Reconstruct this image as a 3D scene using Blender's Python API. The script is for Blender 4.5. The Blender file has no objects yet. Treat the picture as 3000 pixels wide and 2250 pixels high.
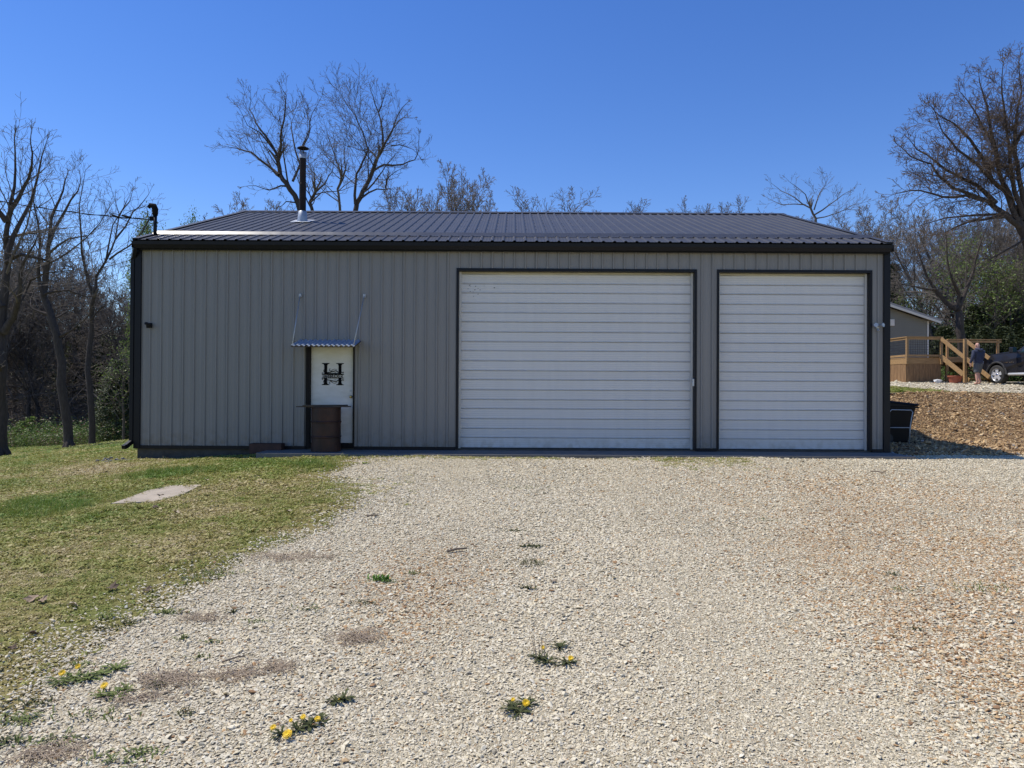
import bpy, bmesh, math, random
import numpy as np
from mathutils import Vector, Matrix

R = math.radians
scene = bpy.context.scene
COL = scene.collection

# ------------------------------------------------------------------ camera
CAM = Vector((0.0, 0.0, 1.22))
FPX = 2080.0                                   # focal length for a 3000 px wide frame
cam_rot = Matrix.Rotation(R(90.413), 3, 'X') @ Matrix.Rotation(R(0.31), 3, 'Z')
cam_data = bpy.data.cameras.new('camera')
cam_data.sensor_width = 36.0
cam_data.lens = 36.0 * FPX / 3000.0
cam_data.clip_start = 0.05
cam_data.clip_end = 3000.0
cam = bpy.data.objects.new('camera', cam_data)
cam.location = CAM
cam.rotation_euler = cam_rot.to_euler()
COL.objects.link(cam)
scene.camera = cam

# ------------------------------------------------------------------ sky, sun, exposure
TO_SUN = Vector((-0.54, 0.16, 1.0)).normalized()
world = bpy.data.worlds.new('World')
scene.world = world
world.use_nodes = True
wn = world.node_tree
wn.nodes.clear()
sky = wn.nodes.new('ShaderNodeTexSky')
sky.sky_type = 'NISHITA'
sky.sun_disc = False
sky.sun_elevation = math.asin(TO_SUN.z)
sky.sun_rotation = math.atan2(TO_SUN.x, TO_SUN.y)
sky.altitude = 300
sky.air_density = 1.0
sky.dust_density = 0.0
sky.ozone_density = 3.0
bg = wn.nodes.new('ShaderNodeBackground')
bg.inputs['Strength'].default_value = 0.14
wo = wn.nodes.new('ShaderNodeOutputWorld')
hs = wn.nodes.new('ShaderNodeHueSaturation')
hs.inputs['Hue'].default_value = 0.515
hs.inputs['Saturation'].default_value = 1.27
hs.inputs['Value'].default_value = 1.16
wn.links.new(sky.outputs[0], hs.inputs['Color'])
wn.links.new(hs.outputs[0], bg.inputs['Color'])
wn.links.new(bg.outputs[0], wo.inputs['Surface'])

sd = bpy.data.lights.new('sun', 'SUN')
sd.energy = 5.0
sd.angle = R(0.53)
sd.color = (1.0, 0.945, 0.85)
sun = bpy.data.objects.new('sun', sd)
sun.rotation_euler = TO_SUN.to_track_quat('Z', 'Y').to_euler()
sun.location = (-20, 10, 40)
COL.objects.link(sun)

vs = scene.view_settings
vs.view_transform = 'Standard'
vs.look = 'None'
vs.exposure = 0.0
vs.gamma = 1.0
vs.use_curve_mapping = False
scene.cycles.max_bounces = 6
scene.cycles.diffuse_bounces = 3
scene.cycles.glossy_bounces = 3
scene.cycles.transmission_bounces = 4
scene.cycles.transparent_max_bounces = 8

# ------------------------------------------------------------------ survey helpers
def ray(px, py):
    return cam_rot @ Vector(((px - 1500.0) / FPX, -(py - 1125.0) / FPX, -1.0))

def at(px, py, Y):
    d = ray(px, py)
    return CAM + d * (Y / d.y)

def sstep(a, b, x):
    t = np.clip((x - a) / (b - a), 0, 1)
    return t * t * (3 - 2 * t)

def height(x, y):
    """terrain height in metres, z = 0 at the garage slab"""
    x = np.asarray(x, float); y = np.asarray(y, float)
    b = -0.37 + 0.03 * (y - 3.5)
    b = -0.05 - np.log1p(np.exp(-(b + 0.05) / 0.03)) * 0.03 - 0.005
    u = np.maximum(0, -2 - x)
    u = np.minimum(u, 60)
    dl = np.where(u < 18, 0.004 * u + 0.0047 * u * u, 0.004 * 18 + 0.0047 * 324 + 0.06 * (u - 18))
    z = b - dl
    z = z - 0.075 * np.maximum(0, y - 38) * sstep(-6, -14, x) * np.where(y < 120, 1, 120 / np.maximum(y, 1))
    # the bank and the upper terrace on the right
    wx = sstep(8.0, 10.6, x)
    t = np.clip((y - 18.2) / 5.5, 0, 1)
    up = 1.2 * t ** 1.15 + 0.06 * np.clip(y - 23.7, 0, 8) + 0.02 * np.clip(y - 31.7, 0, 80)
    z = z + wx * up
    # soft unevenness
    z = z + 0.018 * np.sin(x * 0.9 + 1.3 * np.sin(y * 0.5)) * np.sin(y * 0.7 + 0.4) * sstep(0, 3, np.abs(x) + 0.2 * y)
    z = z + 0.012 * np.sin(x * 2.1 + y * 1.3) * np.sin(y * 1.9 - x)
    return z

def hz(x, y):
    return float(height(x, y))

def on_ground(px, py, y0=1.5, y1=80):
    d = ray(px, py)
    Y, st = y0, 0.05
    while Y < y1:
        p = CAM + d * (Y / d.y)
        if p.z <= hz(p.x, p.y):
            break
        Y += st
    a, b = Y - st, Y
    for _ in range(18):
        m = (a + b) / 2
        p = CAM + d * (m / d.y)
        if p.z <= hz(p.x, p.y): b = m
        else: a = m
    p = CAM + d * (b / d.y)
    return Vector((p.x, p.y, hz(p.x, p.y)))

# ------------------------------------------------------------------ materials
MATS = {}
def new_mat(name):
    m = bpy.data.materials.new(name)
    m.use_nodes = True
    MATS[name] = m
    nt = m.node_tree
    return m, nt, nt.nodes['Principled BSDF']

def N(nt, typ, **kw):
    n = nt.nodes.new(typ)
    for k, v in kw.items():
        setattr(n, k, v)
    return n

def ramp(nt, stops, interp='LINEAR'):
    r = nt.nodes.new('ShaderNodeValToRGB')
    cr = r.color_ramp
    cr.interpolation = interp
    while len(cr.elements) < len(stops):
        cr.elements.new(0.5)
    for e, (p, c) in zip(cr.elements, stops):
        e.position = p
        e.color = (c[0], c[1], c[2], 1)
    return r

def mat(name, col, rough=0.6, var=0.15, scale=3.0, metal=0.0, bump=0.0, bscale=40.0, spec=0.5, stretch=None, col2=None, coat=0.0):
    """painted / natural surface: base colour broken up by two sizes of noise"""
    m, nt, b = new_mat(name)
    L = nt.links
    tc = N(nt, 'ShaderNodeTexCoord')
    src = tc.outputs['Object']
    if stretch:
        mp = N(nt, 'ShaderNodeMapping')
        mp.inputs['Scale'].default_value = stretch
        L.new(src, mp.inputs['Vector'])
        src = mp.outputs[0]
    n1 = N(nt, 'ShaderNodeTexNoise')
    n1.inputs['Scale'].default_value = scale
    n1.inputs['Detail'].default_value = 6
    n1.inputs['Roughness'].default_value = 0.65
    L.new(src, n1.inputs['Vector'])
    c2 = col2 if col2 else tuple(min(1, c * (1 + var)) for c in col)
    c1 = tuple(c * (1 - var) for c in col)
    r = ramp(nt, [(0.3, c1), (0.7, c2)])
    L.new(n1.outputs['Fac'], r.inputs[0])
    L.new(r.outputs[0], b.inputs['Base Color'])
    b.inputs['Roughness'].default_value = rough
    b.inputs['Metallic'].default_value = metal
    b.inputs['Specular IOR Level'].default_value = spec
    if coat:
        b.inputs['Coat Weight'].default_value = coat
        b.inputs['Coat Roughness'].default_value = 0.08
    rr = N(nt, 'ShaderNodeMapRange')
    rr.inputs['To Min'].default_value = max(0.02, rough - 0.08)
    rr.inputs['To Max'].default_value = min(1, rough + 0.08)
    L.new(n1.outputs['Fac'], rr.inputs[0])
    L.new(rr.outputs[0], b.inputs['Roughness'])
    if bump:
        n2 = N(nt, 'ShaderNodeTexNoise')
        n2.inputs['Scale'].default_value = bscale
        n2.inputs['Detail'].default_value = 4
        L.new(src, n2.inputs['Vector'])
        bp = N(nt, 'ShaderNodeBump')
        bp.inputs['Strength'].default_value = bump
        bp.inputs['Distance'].default_value = 0.02
        L.new(n2.outputs['Fac'], bp.inputs['Height'])
        L.new(bp.outputs[0], b.inputs['Normal'])
    return m

def inst_mat(name, stops, rough=0.8, var=0.25, nscale=60, translucent=0.0, interp='LINEAR'):
    """material for scattered pieces: every piece takes its own colour from the ramp"""
    m, nt, b = new_mat(name)
    L = nt.links
    a = N(nt, 'ShaderNodeAttribute', attribute_type='INSTANCER', attribute_name='tint')
    r = ramp(nt, stops, interp)
    L.new(a.outputs['Fac'], r.inputs[0])
    tc = N(nt, 'ShaderNodeTexCoord')
    n1 = N(nt, 'ShaderNodeTexNoise')
    n1.inputs['Scale'].default_value = nscale
    n1.inputs['Detail'].default_value = 3
    L.new(tc.outputs['Object'], n1.inputs['Vector'])
    mr = N(nt, 'ShaderNodeMapRange')
    mr.inputs['From Min'].default_value = 0.3
    mr.inputs['From Max'].default_value = 0.7
    mr.inputs['To Min'].default_value = 1 - var
    mr.inputs['To Max'].default_value = 1 + var
    L.new(n1.outputs['Fac'], mr.inputs[0])
    mx = N(nt, 'ShaderNodeVectorMath', operation='SCALE')
    L.new(r.outputs[0], mx.inputs[0])
    L.new(mr.outputs[0], mx.inputs['Scale'])
    L.new(mx.outputs[0], b.inputs['Base Color'])
    b.inputs['Roughness'].default_value = rough
    b.inputs['Specular IOR Level'].default_value = 0.25
    if translucent:
        t = N(nt, 'ShaderNodeBsdfTranslucent')
        L.new(mx.outputs[0], t.inputs['Color'])
        ms = N(nt, 'ShaderNodeMixShader')
        ms.inputs[0].default_value = translucent
        out = nt.nodes['Material Output']
        L.new(b.outputs[0], ms.inputs[1])
        L.new(t.outputs[0], ms.inputs[2])
        L.new(ms.outputs[0], out.inputs['Surface'])
    return m

# ------------------------------------------------------------------ mesh helpers
def np_mesh(name, V, F):
    """V (N,3) array, F list of int arrays (M,3) / (M,4)"""
    me = bpy.data.meshes.new(name)
    V = np.asarray(V, np.float32)
    F = [np.asarray(f, np.int32) for f in F if len(f)]
    me.vertices.add(len(V))
    me.vertices.foreach_set('co', V.ravel())
    li = np.concatenate([f.ravel() for f in F])
    tot = np.concatenate([np.full(len(f), f.shape[1], np.int32) for f in F])
    st = np.concatenate([[0], np.cumsum(tot)[:-1]]).astype(np.int32)
    me.loops.add(len(li))
    me.loops.foreach_set('vertex_index', li)
    me.polygons.add(len(tot))
    me.polygons.foreach_set('loop_start', st)
    try:
        me.polygons.foreach_set('loop_total', tot)
    except Exception:
        pass
    me.update(calc_edges=True)
    me.validate()
    return me

def link(name, me, material=None, parent=None, smooth=False, **props):
    if material is not None and me is not None and len(me.materials) == 0:
        me.materials.append(MATS[material] if isinstance(material, str) else material)
    if smooth and me is not None:
        me.polygons.foreach_set('use_smooth', np.ones(len(me.polygons), bool))
    o = bpy.data.objects.new(name, me)
    COL.objects.link(o)
    if parent is not None:
        o.parent = parent
    for k, v in props.items():
        o[k] = v
    return o

def thing(name, label, cat, loc=(0, 0, 0), rz=0.0, group=None):
    o = bpy.data.objects.new(name, None)
    o.empty_display_size = 0.2
    COL.objects.link(o)
    o.location = loc
    o.rotation_euler = (0, 0, rz)
    o['label'] = label
    o['category'] = cat
    if group: o['group'] = group
    return o

def tag(o, label, cat, group=None):
    o['label'] = label
    o['category'] = cat
    if group: o['group'] = group
    return o

class MB:
    """mesh builder"""
    def __init__(s):
        s.v = []; s.f = []
    def add(s, vs, fs):
        n = len(s.v)
        s.v += [tuple(p) for p in vs]
        s.f += [tuple(i + n for i in f) for f in fs]
        return s
    def box(s, x0, x1, y0, y1, z0, z1):
        return s.add([(x0, y0, z0), (x1, y0, z0), (x1, y1, z0), (x0, y1, z0), (x0, y0, z1), (x1, y0, z1), (x1, y1, z1), (x0, y1, z1)],
                     [(0, 3, 2, 1), (4, 5, 6, 7), (0, 1, 5, 4), (1, 2, 6, 5), (2, 3, 7, 6), (3, 0, 4, 7)])
    def beam(s, p, q, w, h, up=(0, 0, 1)):
        """square bar from p to q"""
        p = Vector(p); q = Vector(q); t = (q - p).normalized()
        u = t.cross(Vector(up))
        if u.length < 1e-4: u = t.cross(Vector((0, 1, 0)))
        u.normalize(); n = u.cross(t)
        vs = []
        for c in (p, q):
            for a, b in ((-1, -1), (1, -1), (1, 1), (-1, 1)):
                vs.append(c + u * (a * w / 2) + n * (b * h / 2))
        return s.add(vs, [(0, 3, 2, 1), (4, 5, 6, 7), (0, 1, 5, 4), (1, 2, 6, 5), (2, 3, 7, 6), (3, 0, 4, 7)])
    def prism(s, poly, axis, a, b):
        """polygon (two coords) extruded along axis 'x','y','z' from a to b"""
        def P(c, t):
            return {'x': (t, c[0], c[1]), 'y': (c[0], t, c[1]), 'z': (c[0], c[1], t)}[axis]
        n = len(poly)
        vs = [P(c, a) for c in poly] + [P(c, b) for c in poly]
        fs = [(i, (i + 1) % n, n + (i + 1) % n, n + i) for i in range(n)]
        fs += [tuple(range(n))[::-1], tuple(range(n, 2 * n))]
        return s.add(vs, fs)
    def lathe(s, prof, seg=24, c=(0, 0, 0), cap=True):
        vs, fs = [], []
        n = len(prof)
        for k in range(seg):
            a = 2 * math.pi * k / seg
            for r, z in prof:
                vs.append((c[0] + r * math.cos(a), c[1] + r * math.sin(a), c[2] + z))
        for k in range(seg):
            k2 = (k + 1) % seg
            for i in range(n - 1):
                fs.append((k * n + i, k2 * n + i, k2 * n + i + 1, k * n + i + 1))
        if cap:
            fs.append(tuple(k * n for k in range(seg))[::-1])
            fs.append(tuple(k * n + n - 1 for k in range(seg)))
        return s.add(vs, fs)
    def tube(s, pts, r, k=8, cap=True):
        pts = [Vector(p) for p in pts]
        rs = r if isinstance(r, (list, tuple)) else [r] * len(pts)
        vs, fs = [], []
        ref = None
        for i, p in enumerate(pts):
            t = (pts[min(i + 1, len(pts) - 1)] - pts[max(i - 1, 0)]).normalized()
            if ref is None:
                ref = t.orthogonal().normalized()
            u = (ref - t * ref.dot(t)).normalized()
            ref = u
            w = t.cross(u)
            for j in range(k):
                a = 2 * math.pi * j / k
                vs.append(p + (u * math.cos(a) + w * math.sin(a)) * rs[i])
        for i in range(len(pts) - 1):
            for j in range(k):
                j2 = (j + 1) % k
                fs.append((i * k + j, i * k + j2, (i + 1) * k + j2, (i + 1) * k + j))
        if cap:
            fs.append(tuple(range(k))[::-1])
            fs.append(tuple(range((len(pts) - 1) * k, len(pts) * k)))
        return s.add(vs, fs)
    def mesh(s, name):
        me = bpy.data.meshes.new(name)
        me.from_pydata(s.v, [], s.f)
        me.validate()
        bm = bmesh.new(); bm.from_mesh(me)
        bmesh.ops.recalc_face_normals(bm, faces=bm.faces)
        bm.to_mesh(me); bm.free()
        return me
    def obj(s, name, material, parent=None, bevel=0.0, smooth=False, seg=2, **props):
        o = link(name, s.mesh(name), material, parent, smooth, **props)
        if bevel:
            b = o.modifiers.new('bevel', 'BEVEL')
            b.width = bevel; b.segments = seg; b.limit_method = 'ANGLE'; b.angle_limit = R(35)
        if smooth == 'auto' or (smooth and not bevel):
            pass
        return o

def skin(name, verts, edges, radii, material, parent, sub=2, root=0):
    """one continuous surface grown round a skeleton"""
    me = bpy.data.meshes.new(name + '_skeleton')
    me.from_pydata(verts, edges, [])
    o = bpy.data.objects.new(name + '_skeleton', me)
    COL.objects.link(o)
    o.modifiers.new('s', 'SKIN')
    sv = me.skin_vertices[0].data
    for i, r in enumerate(radii):
        sv[i].radius = r if isinstance(r, (tuple, list)) else (r, r)
        sv[i].use_root = (i == root)
    m = o.modifiers.new('d', 'SUBSURF'); m.levels = sub; m.render_levels = sub
    dg = bpy.context.evaluated_depsgraph_get()
    out = bpy.data.meshes.new_from_object(o.evaluated_get(dg))
    out.name = name
    bpy.data.objects.remove(o)
    bpy.data.meshes.remove(me)
    out.materials.clear()
    return link(name, out, material, parent, smooth=True)

# ------------------------------------------------------------------ scattering (stuff)
def scatter(name, P, rot, scl, pick, tint, sources, label=None, cat=None):
    me = bpy.data.meshes.new(name)
    n = len(P)
    me.vertices.add(n)
    me.vertices.foreach_set('co', np.asarray(P, np.float32).ravel())
    def attr(nm, typ, data, key):
        a = me.attributes.new(nm, typ, 'POINT')
        a.data.foreach_set(key, np.ascontiguousarray(data).ravel())
    attr('rot', 'FLOAT_VECTOR', np.asarray(rot, np.float32), 'vector')
    attr('scl', 'FLOAT_VECTOR', np.asarray(scl, np.float32), 'vector')
    attr('pick', 'INT', np.asarray(pick, np.int32), 'value')
    attr('tint', 'FLOAT', np.asarray(tint, np.float32), 'value')
    o = link(name, me, None, None, kind='stuff')
    if label: o['label'] = label
    if cat: o['category'] = cat
    c = bpy.data.collections.new(name + '_pieces')
    for i, s in enumerate(sources):
        so = bpy.data.objects.new('%s_piece_%02d' % (name, i), s)
        c.objects.link(so)
    g = bpy.data.node_groups.new(name + '_nodes', 'GeometryNodeTree')
    g.interface.new_socket('Geometry', in_out='INPUT', socket_type='NodeSocketGeometry')
    g.interface.new_socket('Geometry', in_out='OUTPUT', socket_type='NodeSocketGeometry')
    gi = g.nodes.new('NodeGroupInput'); go = g.nodes.new('NodeGroupOutput')
    ip = g.nodes.new('GeometryNodeInstanceOnPoints')
    ci = g.nodes.new('GeometryNodeCollectionInfo')
    ci.inputs['Collection'].default_value = c
    ci.inputs['Separate Children'].default_value = True
    ci.inputs['Reset Children'].default_value = True
    def na(nm, typ):
        q = g.nodes.new('GeometryNodeInputNamedAttribute')
        q.data_type = typ
        q.inputs['Name'].default_value = nm
        return q.outputs['Attribute']
    er = g.nodes.new('FunctionNodeEulerToRotation')
    L = g.links
    L.new(gi.outputs[0], ip.inputs['Points'])
    L.new(ci.outputs[0], ip.inputs['Instance'])
    ip.inputs['Pick Instance'].default_value = True
    L.new(na('pick', 'INT'), ip.inputs['Instance Index'])
    L.new(na('rot', 'FLOAT_VECTOR'), er.inputs[0])
    L.new(er.outputs[0], ip.inputs['Rotation'])
    L.new(na('scl', 'FLOAT_VECTOR'), ip.inputs['Scale'])
    L.new(ip.outputs[0], go.inputs[0])
    md = o.modifiers.new('scatter', 'NODES')
    md.node_group = g
    return o

def vnoise(x, y, s, seed=0):
    """cheap smooth value noise 0..1 for laying out patches"""
    x = np.asarray(x) * s + 17.3 * seed; y = np.asarray(y) * s - 9.1 * seed
    xi = np.floor(x).astype(np.int64); yi = np.floor(y).astype(np.int64)
    fx = x - xi; fy = y - yi
    fx = fx * fx * (3 - 2 * fx); fy = fy * fy * (3 - 2 * fy)
    def h(a, b):
        v = np.sin(a * 127.1 + b * 311.7 + seed * 74.7) * 43758.5453
        return v - np.floor(v)
    return (h(xi, yi) * (1 - fx) + h(xi + 1, yi) * fx) * (1 - fy) + (h(xi, yi + 1) * (1 - fx) + h(xi + 1, yi + 1) * fx) * fy

def fbm(x, y, s, seed=0):
    return 0.55 * vnoise(x, y, s, seed) + 0.3 * vnoise(x, y, s * 2.3, seed + 1) + 0.15 * vnoise(x, y, s * 5.1, seed + 2)

# ------------------------------------------------------------------ material library
def sheet_mat(name, col, rough, spec, dirt, streak, zlo, var=0.03, buckle=0.06):
    """painted sheet metal: each sheet a touch different, faint run-off streaks, mud splash near the ground"""
    m, nt, b = new_mat(name)
    L = nt.links
    geo = N(nt, 'ShaderNodeNewGeometry')
    oi = N(nt, 'ShaderNodeObjectInfo')
    sx = N(nt, 'ShaderNodeSeparateXYZ'); L.new(geo.outputs['Position'], sx.inputs[0])
    mp = N(nt, 'ShaderNodeMapping'); mp.inputs['Scale'].default_value = (5.0, 5.0, 0.35); L.new(geo.outputs['Position'], mp.inputs['Vector'])
    ns = N(nt, 'ShaderNodeTexNoise'); ns.inputs['Scale'].default_value = 1.6; ns.inputs['Detail'].default_value = 6; L.new(mp.outputs[0], ns.inputs['Vector'])
    nl = N(nt, 'ShaderNodeTexNoise'); nl.inputs['Scale'].default_value = 0.9; nl.inputs['Detail'].default_value = 3; L.new(geo.outputs['Position'], nl.inputs['Vector'])
    nd = N(nt, 'ShaderNodeTexNoise'); nd.inputs['Scale'].default_value = 9.0; nd.inputs['Detail'].default_value = 8; L.new(geo.outputs['Position'], nd.inputs['Vector'])
    r = ramp(nt, [(0.35, tuple(c * (1 - streak) for c in col)), (0.62, col)]); L.new(ns.outputs['Fac'], r.inputs[0])
    v = N(nt, 'ShaderNodeMapRange'); v.inputs['To Min'].default_value = 1 - var; v.inputs['To Max'].default_value = 1 + var; L.new(oi.outputs['Random'], v.inputs[0])
    sc = N(nt, 'ShaderNodeVectorMath', operation='SCALE'); L.new(r.outputs[0], sc.inputs[0]); L.new(v.outputs[0], sc.inputs['Scale'])
    zz = N(nt, 'ShaderNodeMapRange'); zz.inputs['From Min'].default_value = zlo; zz.inputs['From Max'].default_value = 0.0; L.new(sx.outputs['Z'], zz.inputs[0])
    dm = N(nt, 'ShaderNodeMapRange'); dm.inputs['From Min'].default_value = 0.42; dm.inputs['From Max'].default_value = 0.66; L.new(nd.outputs['Fac'], dm.inputs[0])
    mm = N(nt, 'ShaderNodeMath', operation='MULTIPLY'); L.new(zz.outputs[0], mm.inputs[0]); L.new(dm.outputs[0], mm.inputs[1])
    m2 = N(nt, 'ShaderNodeMath', operation='MULTIPLY'); L.new(mm.outputs[0], m2.inputs[0]); m2.inputs[1].default_value = 0.7
    mx = N(nt, 'ShaderNodeMix', data_type='RGBA'); L.new(m2.outputs[0], mx.inputs[0]); L.new(sc.outputs[0], mx.inputs[6]); mx.inputs[7].default_value = (*dirt, 1)
    L.new(mx.outputs[2], b.inputs['Base Color'])
    rr_ = N(nt, 'ShaderNodeMapRange'); rr_.inputs['To Min'].default_value = rough - 0.06; rr_.inputs['To Max'].default_value = rough + 0.1; L.new(ns.outputs['Fac'], rr_.inputs[0]); L.new(rr_.outputs[0], b.inputs['Roughness'])
    b.inputs['Specular IOR Level'].default_value = spec
    bp = N(nt, 'ShaderNodeBump'); bp.inputs['Strength'].default_value = buckle; bp.inputs['Distance'].default_value = 0.2; L.new(nl.outputs['Fac'], bp.inputs['Height']); L.new(bp.outputs[0], b.inputs['Normal'])
sheet_mat('siding', (0.228, 0.222, 0.213), 0.4, 0.35, (0.16, 0.13, 0.095), 0.07, 0.45)
mat('trim_black', (0.008, 0.009, 0.013), 0.42, 0.2, 2.0, spec=0.2)
mat('roof_metal', (0.056, 0.056, 0.059), 0.46, 0.14, 1.2, spec=0.28)
mat('flashing_metal', (0.07, 0.072, 0.082), 0.26, 0.1, 2.0, spec=0.9)
sheet_mat('door_white', (0.60, 0.597, 0.585), 0.38, 0.4, (0.42, 0.39, 0.33), 0.035, 0.30, 0.02, 0.08)
mat('guide_white', (0.58, 0.57, 0.53), 0.4, 0.06, 3)
mat('hood_cream', (0.60, 0.55, 0.42), 0.5, 0.15, 3, stretch=(1, 1, 4))
mat('foundation_grey', (0.085, 0.078, 0.068), 0.95, 0.3, 4.0, bump=0.3, bscale=30, spec=0.1)
mat('concrete', (0.15, 0.142, 0.13), 0.85, 0.18, 3.0, bump=0.25, bscale=30)
mat('pad_concrete', (0.36, 0.305, 0.235), 0.95, 0.22, 4.0, bump=0.3, bscale=40)
mat('galvanised', (0.50, 0.53, 0.58), 0.34, 0.15, 8.0, metal=1.0)
mat('awning_sheet', (0.36, 0.43, 0.53), 0.4, 0.2, 6.0, metal=0.25, col2=(0.46, 0.52, 0.60))  # galvanised sheet, the blue of the reflected sky put into its base colour
mat('dull_zinc', (0.42, 0.44, 0.46), 0.5, 0.15, 8.0, metal=0.6)
mat('pipe_black', (0.012, 0.010, 0.010), 0.6, 0.3, 5.0, col2=(0.03, 0.018, 0.014), spec=0.2)
mat('rusty_drum', (0.022, 0.009, 0.006), 0.55, 0.4, 5.0, bump=0.2, bscale=60, col2=(0.055, 0.02, 0.011), spec=0.4)
mat('old_board', (0.065, 0.048, 0.036), 0.85, 0.3, 5.0, stretch=(0.6, 6, 6), bump=0.3)
mat('steel_door', (0.60, 0.585, 0.53), 0.45, 0.12, 2.2, stretch=(1, 1, 3), col2=(0.66, 0.65, 0.62))
mat('jamb_wood', (0.014, 0.012, 0.011), 0.7, 0.4, 5.0, stretch=(5, 5, 0.8), spec=0.15)
mat('decal_black', (0.005, 0.005, 0.006), 0.7, 0.1, 5, spec=0.08)
mat('brass', (0.62, 0.45, 0.16), 0.25, 0.1, 10, metal=1.0)
mat('cable_black', (0.010, 0.010, 0.011), 0.8, 0.2, 10, spec=0.1)
mat('plastic_black', (0.006, 0.006, 0.008), 0.5, 0.2, 6, spec=0.2)
mat('rust_iron', (0.06, 0.028, 0.02), 0.8, 0.35, 8)
mat('bark', (0.13, 0.11, 0.092), 0.92, 0.35, 5.0, stretch=(3, 3, 0.7), bump=0.8, bscale=18, spec=0.2)
mat('bark_dark', (0.07, 0.058, 0.05), 0.92, 0.35, 5.0, stretch=(3, 3, 0.7), bump=0.9, bscale=16, spec=0.2)
mat('twig', (0.135, 0.117, 0.10), 0.9, 0.3, 1.5, spec=0.2)
mat('twig_grey', (0.19, 0.167, 0.146), 0.9, 0.3, 1.5, spec=0.2)
mat('twig_oak', (0.12, 0.09, 0.068), 0.9, 0.35, 1.5, spec=0.2)
mat('vinyl_siding', (0.20, 0.19, 0.15), 0.6, 0.06, 2.0)
mat('roof_shingle', (0.30, 0.29, 0.28), 0.9, 0.15, 6.0)
mat('house_trim', (0.62, 0.60, 0.54), 0.55, 0.06, 3.0)
mat('deck_wood', (0.33, 0.195, 0.08), 0.75, 0.25, 3.0, stretch=(1, 6, 6), col2=(0.44, 0.27, 0.12))
mat('fence_wood', (0.22, 0.12, 0.055), 0.8, 0.3, 3.0, stretch=(6, 6, 0.8), col2=(0.33, 0.195, 0.09))
mat('wire_black', (0.02, 0.02, 0.02), 0.5, 0.1, 5)
mat('terracotta', (0.36, 0.105, 0.06), 0.7, 0.15, 6)
mat('white_bag', (0.6, 0.6, 0.6), 0.5, 0.1, 8)
mat('timber_edge', (0.06, 0.045, 0.03), 0.9, 0.3, 6, stretch=(1, 5, 5))
mat('dry_leaf', (0.27, 0.19, 0.12), 0.8, 0.3, 30)
mat('dry_leaf_dark', (0.10, 0.065, 0.04), 0.85, 0.3, 30)
mat('dry_leaf_pale', (0.42, 0.34, 0.24), 0.8, 0.2, 30)
mat('stick', (0.13, 0.10, 0.075), 0.9, 0.25, 20)
mat('weed_green', (0.085, 0.115, 0.03), 0.75, 0.35, 25, col2=(0.16, 0.20, 0.05), spec=0.2)
mat('weed_bright', (0.10, 0.22, 0.03), 0.7, 0.3, 25, spec=0.2)
mat('weed_dark', (0.05, 0.062, 0.024), 0.8, 0.4, 25, col2=(0.095, 0.105, 0.04), spec=0.15)
mat('dead_grass', (0.36, 0.285, 0.205), 0.9, 0.3, 20)
mat('bloom_yellow', (0.85, 0.56, 0.015), 0.6, 0.12, 60)
mat('skin', (0.56, 0.31, 0.23), 0.55, 0.1, 12)
mat('hoodie_navy', (0.035, 0.042, 0.075), 0.95, 0.25, 14, bump=0.3, bscale=25)
mat('shorts_grey', (0.10, 0.105, 0.11), 0.95, 0.2, 14, bump=0.3, bscale=25)
mat('sandal', (0.03, 0.025, 0.02), 0.8, 0.2, 10)
mat('car_paint', (0.014, 0.014, 0.018), 0.38, 0.1, 2, spec=0.4, coat=0.25)
mat('car_dusty', (0.05, 0.05, 0.052), 0.6, 0.3, 6)
mat('car_plastic', (0.02, 0.02, 0.021), 0.6, 0.15, 6)
mat('tyre', (0.028, 0.027, 0.026), 0.85, 0.2, 12)
mat('chrome', (0.78, 0.78, 0.8), 0.12, 0.05, 4, metal=1.0)
mat('alloy', (0.66, 0.67, 0.69), 0.25, 0.06, 4, metal=0.3)
mat('car_glass', (0.02, 0.05, 0.06), 0.06, 0.1, 2, spec=0.8)
mat('lamp_lens', (0.7, 0.7, 0.72), 0.1, 0.05, 6)

# ------------------------------------------------------------------ the ground
def inside(poly, X, Y):
    """signed distance to a polygon, negative inside"""
    X = np.asarray(X, float); Y = np.asarray(Y, float)
    d = np.full(X.shape, 1e9); odd = np.zeros(X.shape, bool)
    n = len(poly)
    for i in range(n):
        x0, y0 = poly[i]; x1, y1 = poly[(i + 1) % n]
        ex, ey = x1 - x0, y1 - y0
        t = np.clip(((X - x0) * ex + (Y - y0) * ey) / (ex * ex + ey * ey + 1e-12), 0, 1)
        d = np.minimum(d, np.hypot(X - x0 - t * ex, Y - y0 - t * ey))
        c = ((y0 > Y) != (y1 > Y)) & (X < ex * (Y - y0) / (ey if abs(ey) > 1e-12 else 1e-12) + x0)
        odd ^= c
    return np.where(odd, -d, d)

WALL_Y = 14.5
edge_px = [(0, 2090), (120, 1985), (240, 1890), (380, 1795), (520, 1715), (660, 1660), (800, 1605), (900, 1560),
           (985, 1515), (1035, 1490), (1045, 1460), (1010, 1435), (965, 1418), (985, 1385), (1030, 1352)]
edge_w = [on_ground(*p) for p in edge_px]
GRAVEL = [(-2.5, -6.0), (-2.9, 1.5)] + [(p.x, p.y) for p in edge_w] + [(-2.75, 13.62), (7.72, 13.62), (7.9, 14.35), (30, 14.2), (30, -6)]
MULCH = [(7.78, 14.35), (30, 14.2), (30, 22.6), (20, 23.4), (16.4, 23.9), (14.4, 24.0), (12.5, 23.4), (11.2, 22.4), (7.78, 22.0)]
UPPER = [(15.6, 24.6), (17, 24.35), (20, 23.9), (30, 23.1), (44, 22), (44, 36), (15.4, 36), (14.4, 30.4), (14.9, 27.5)]
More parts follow.
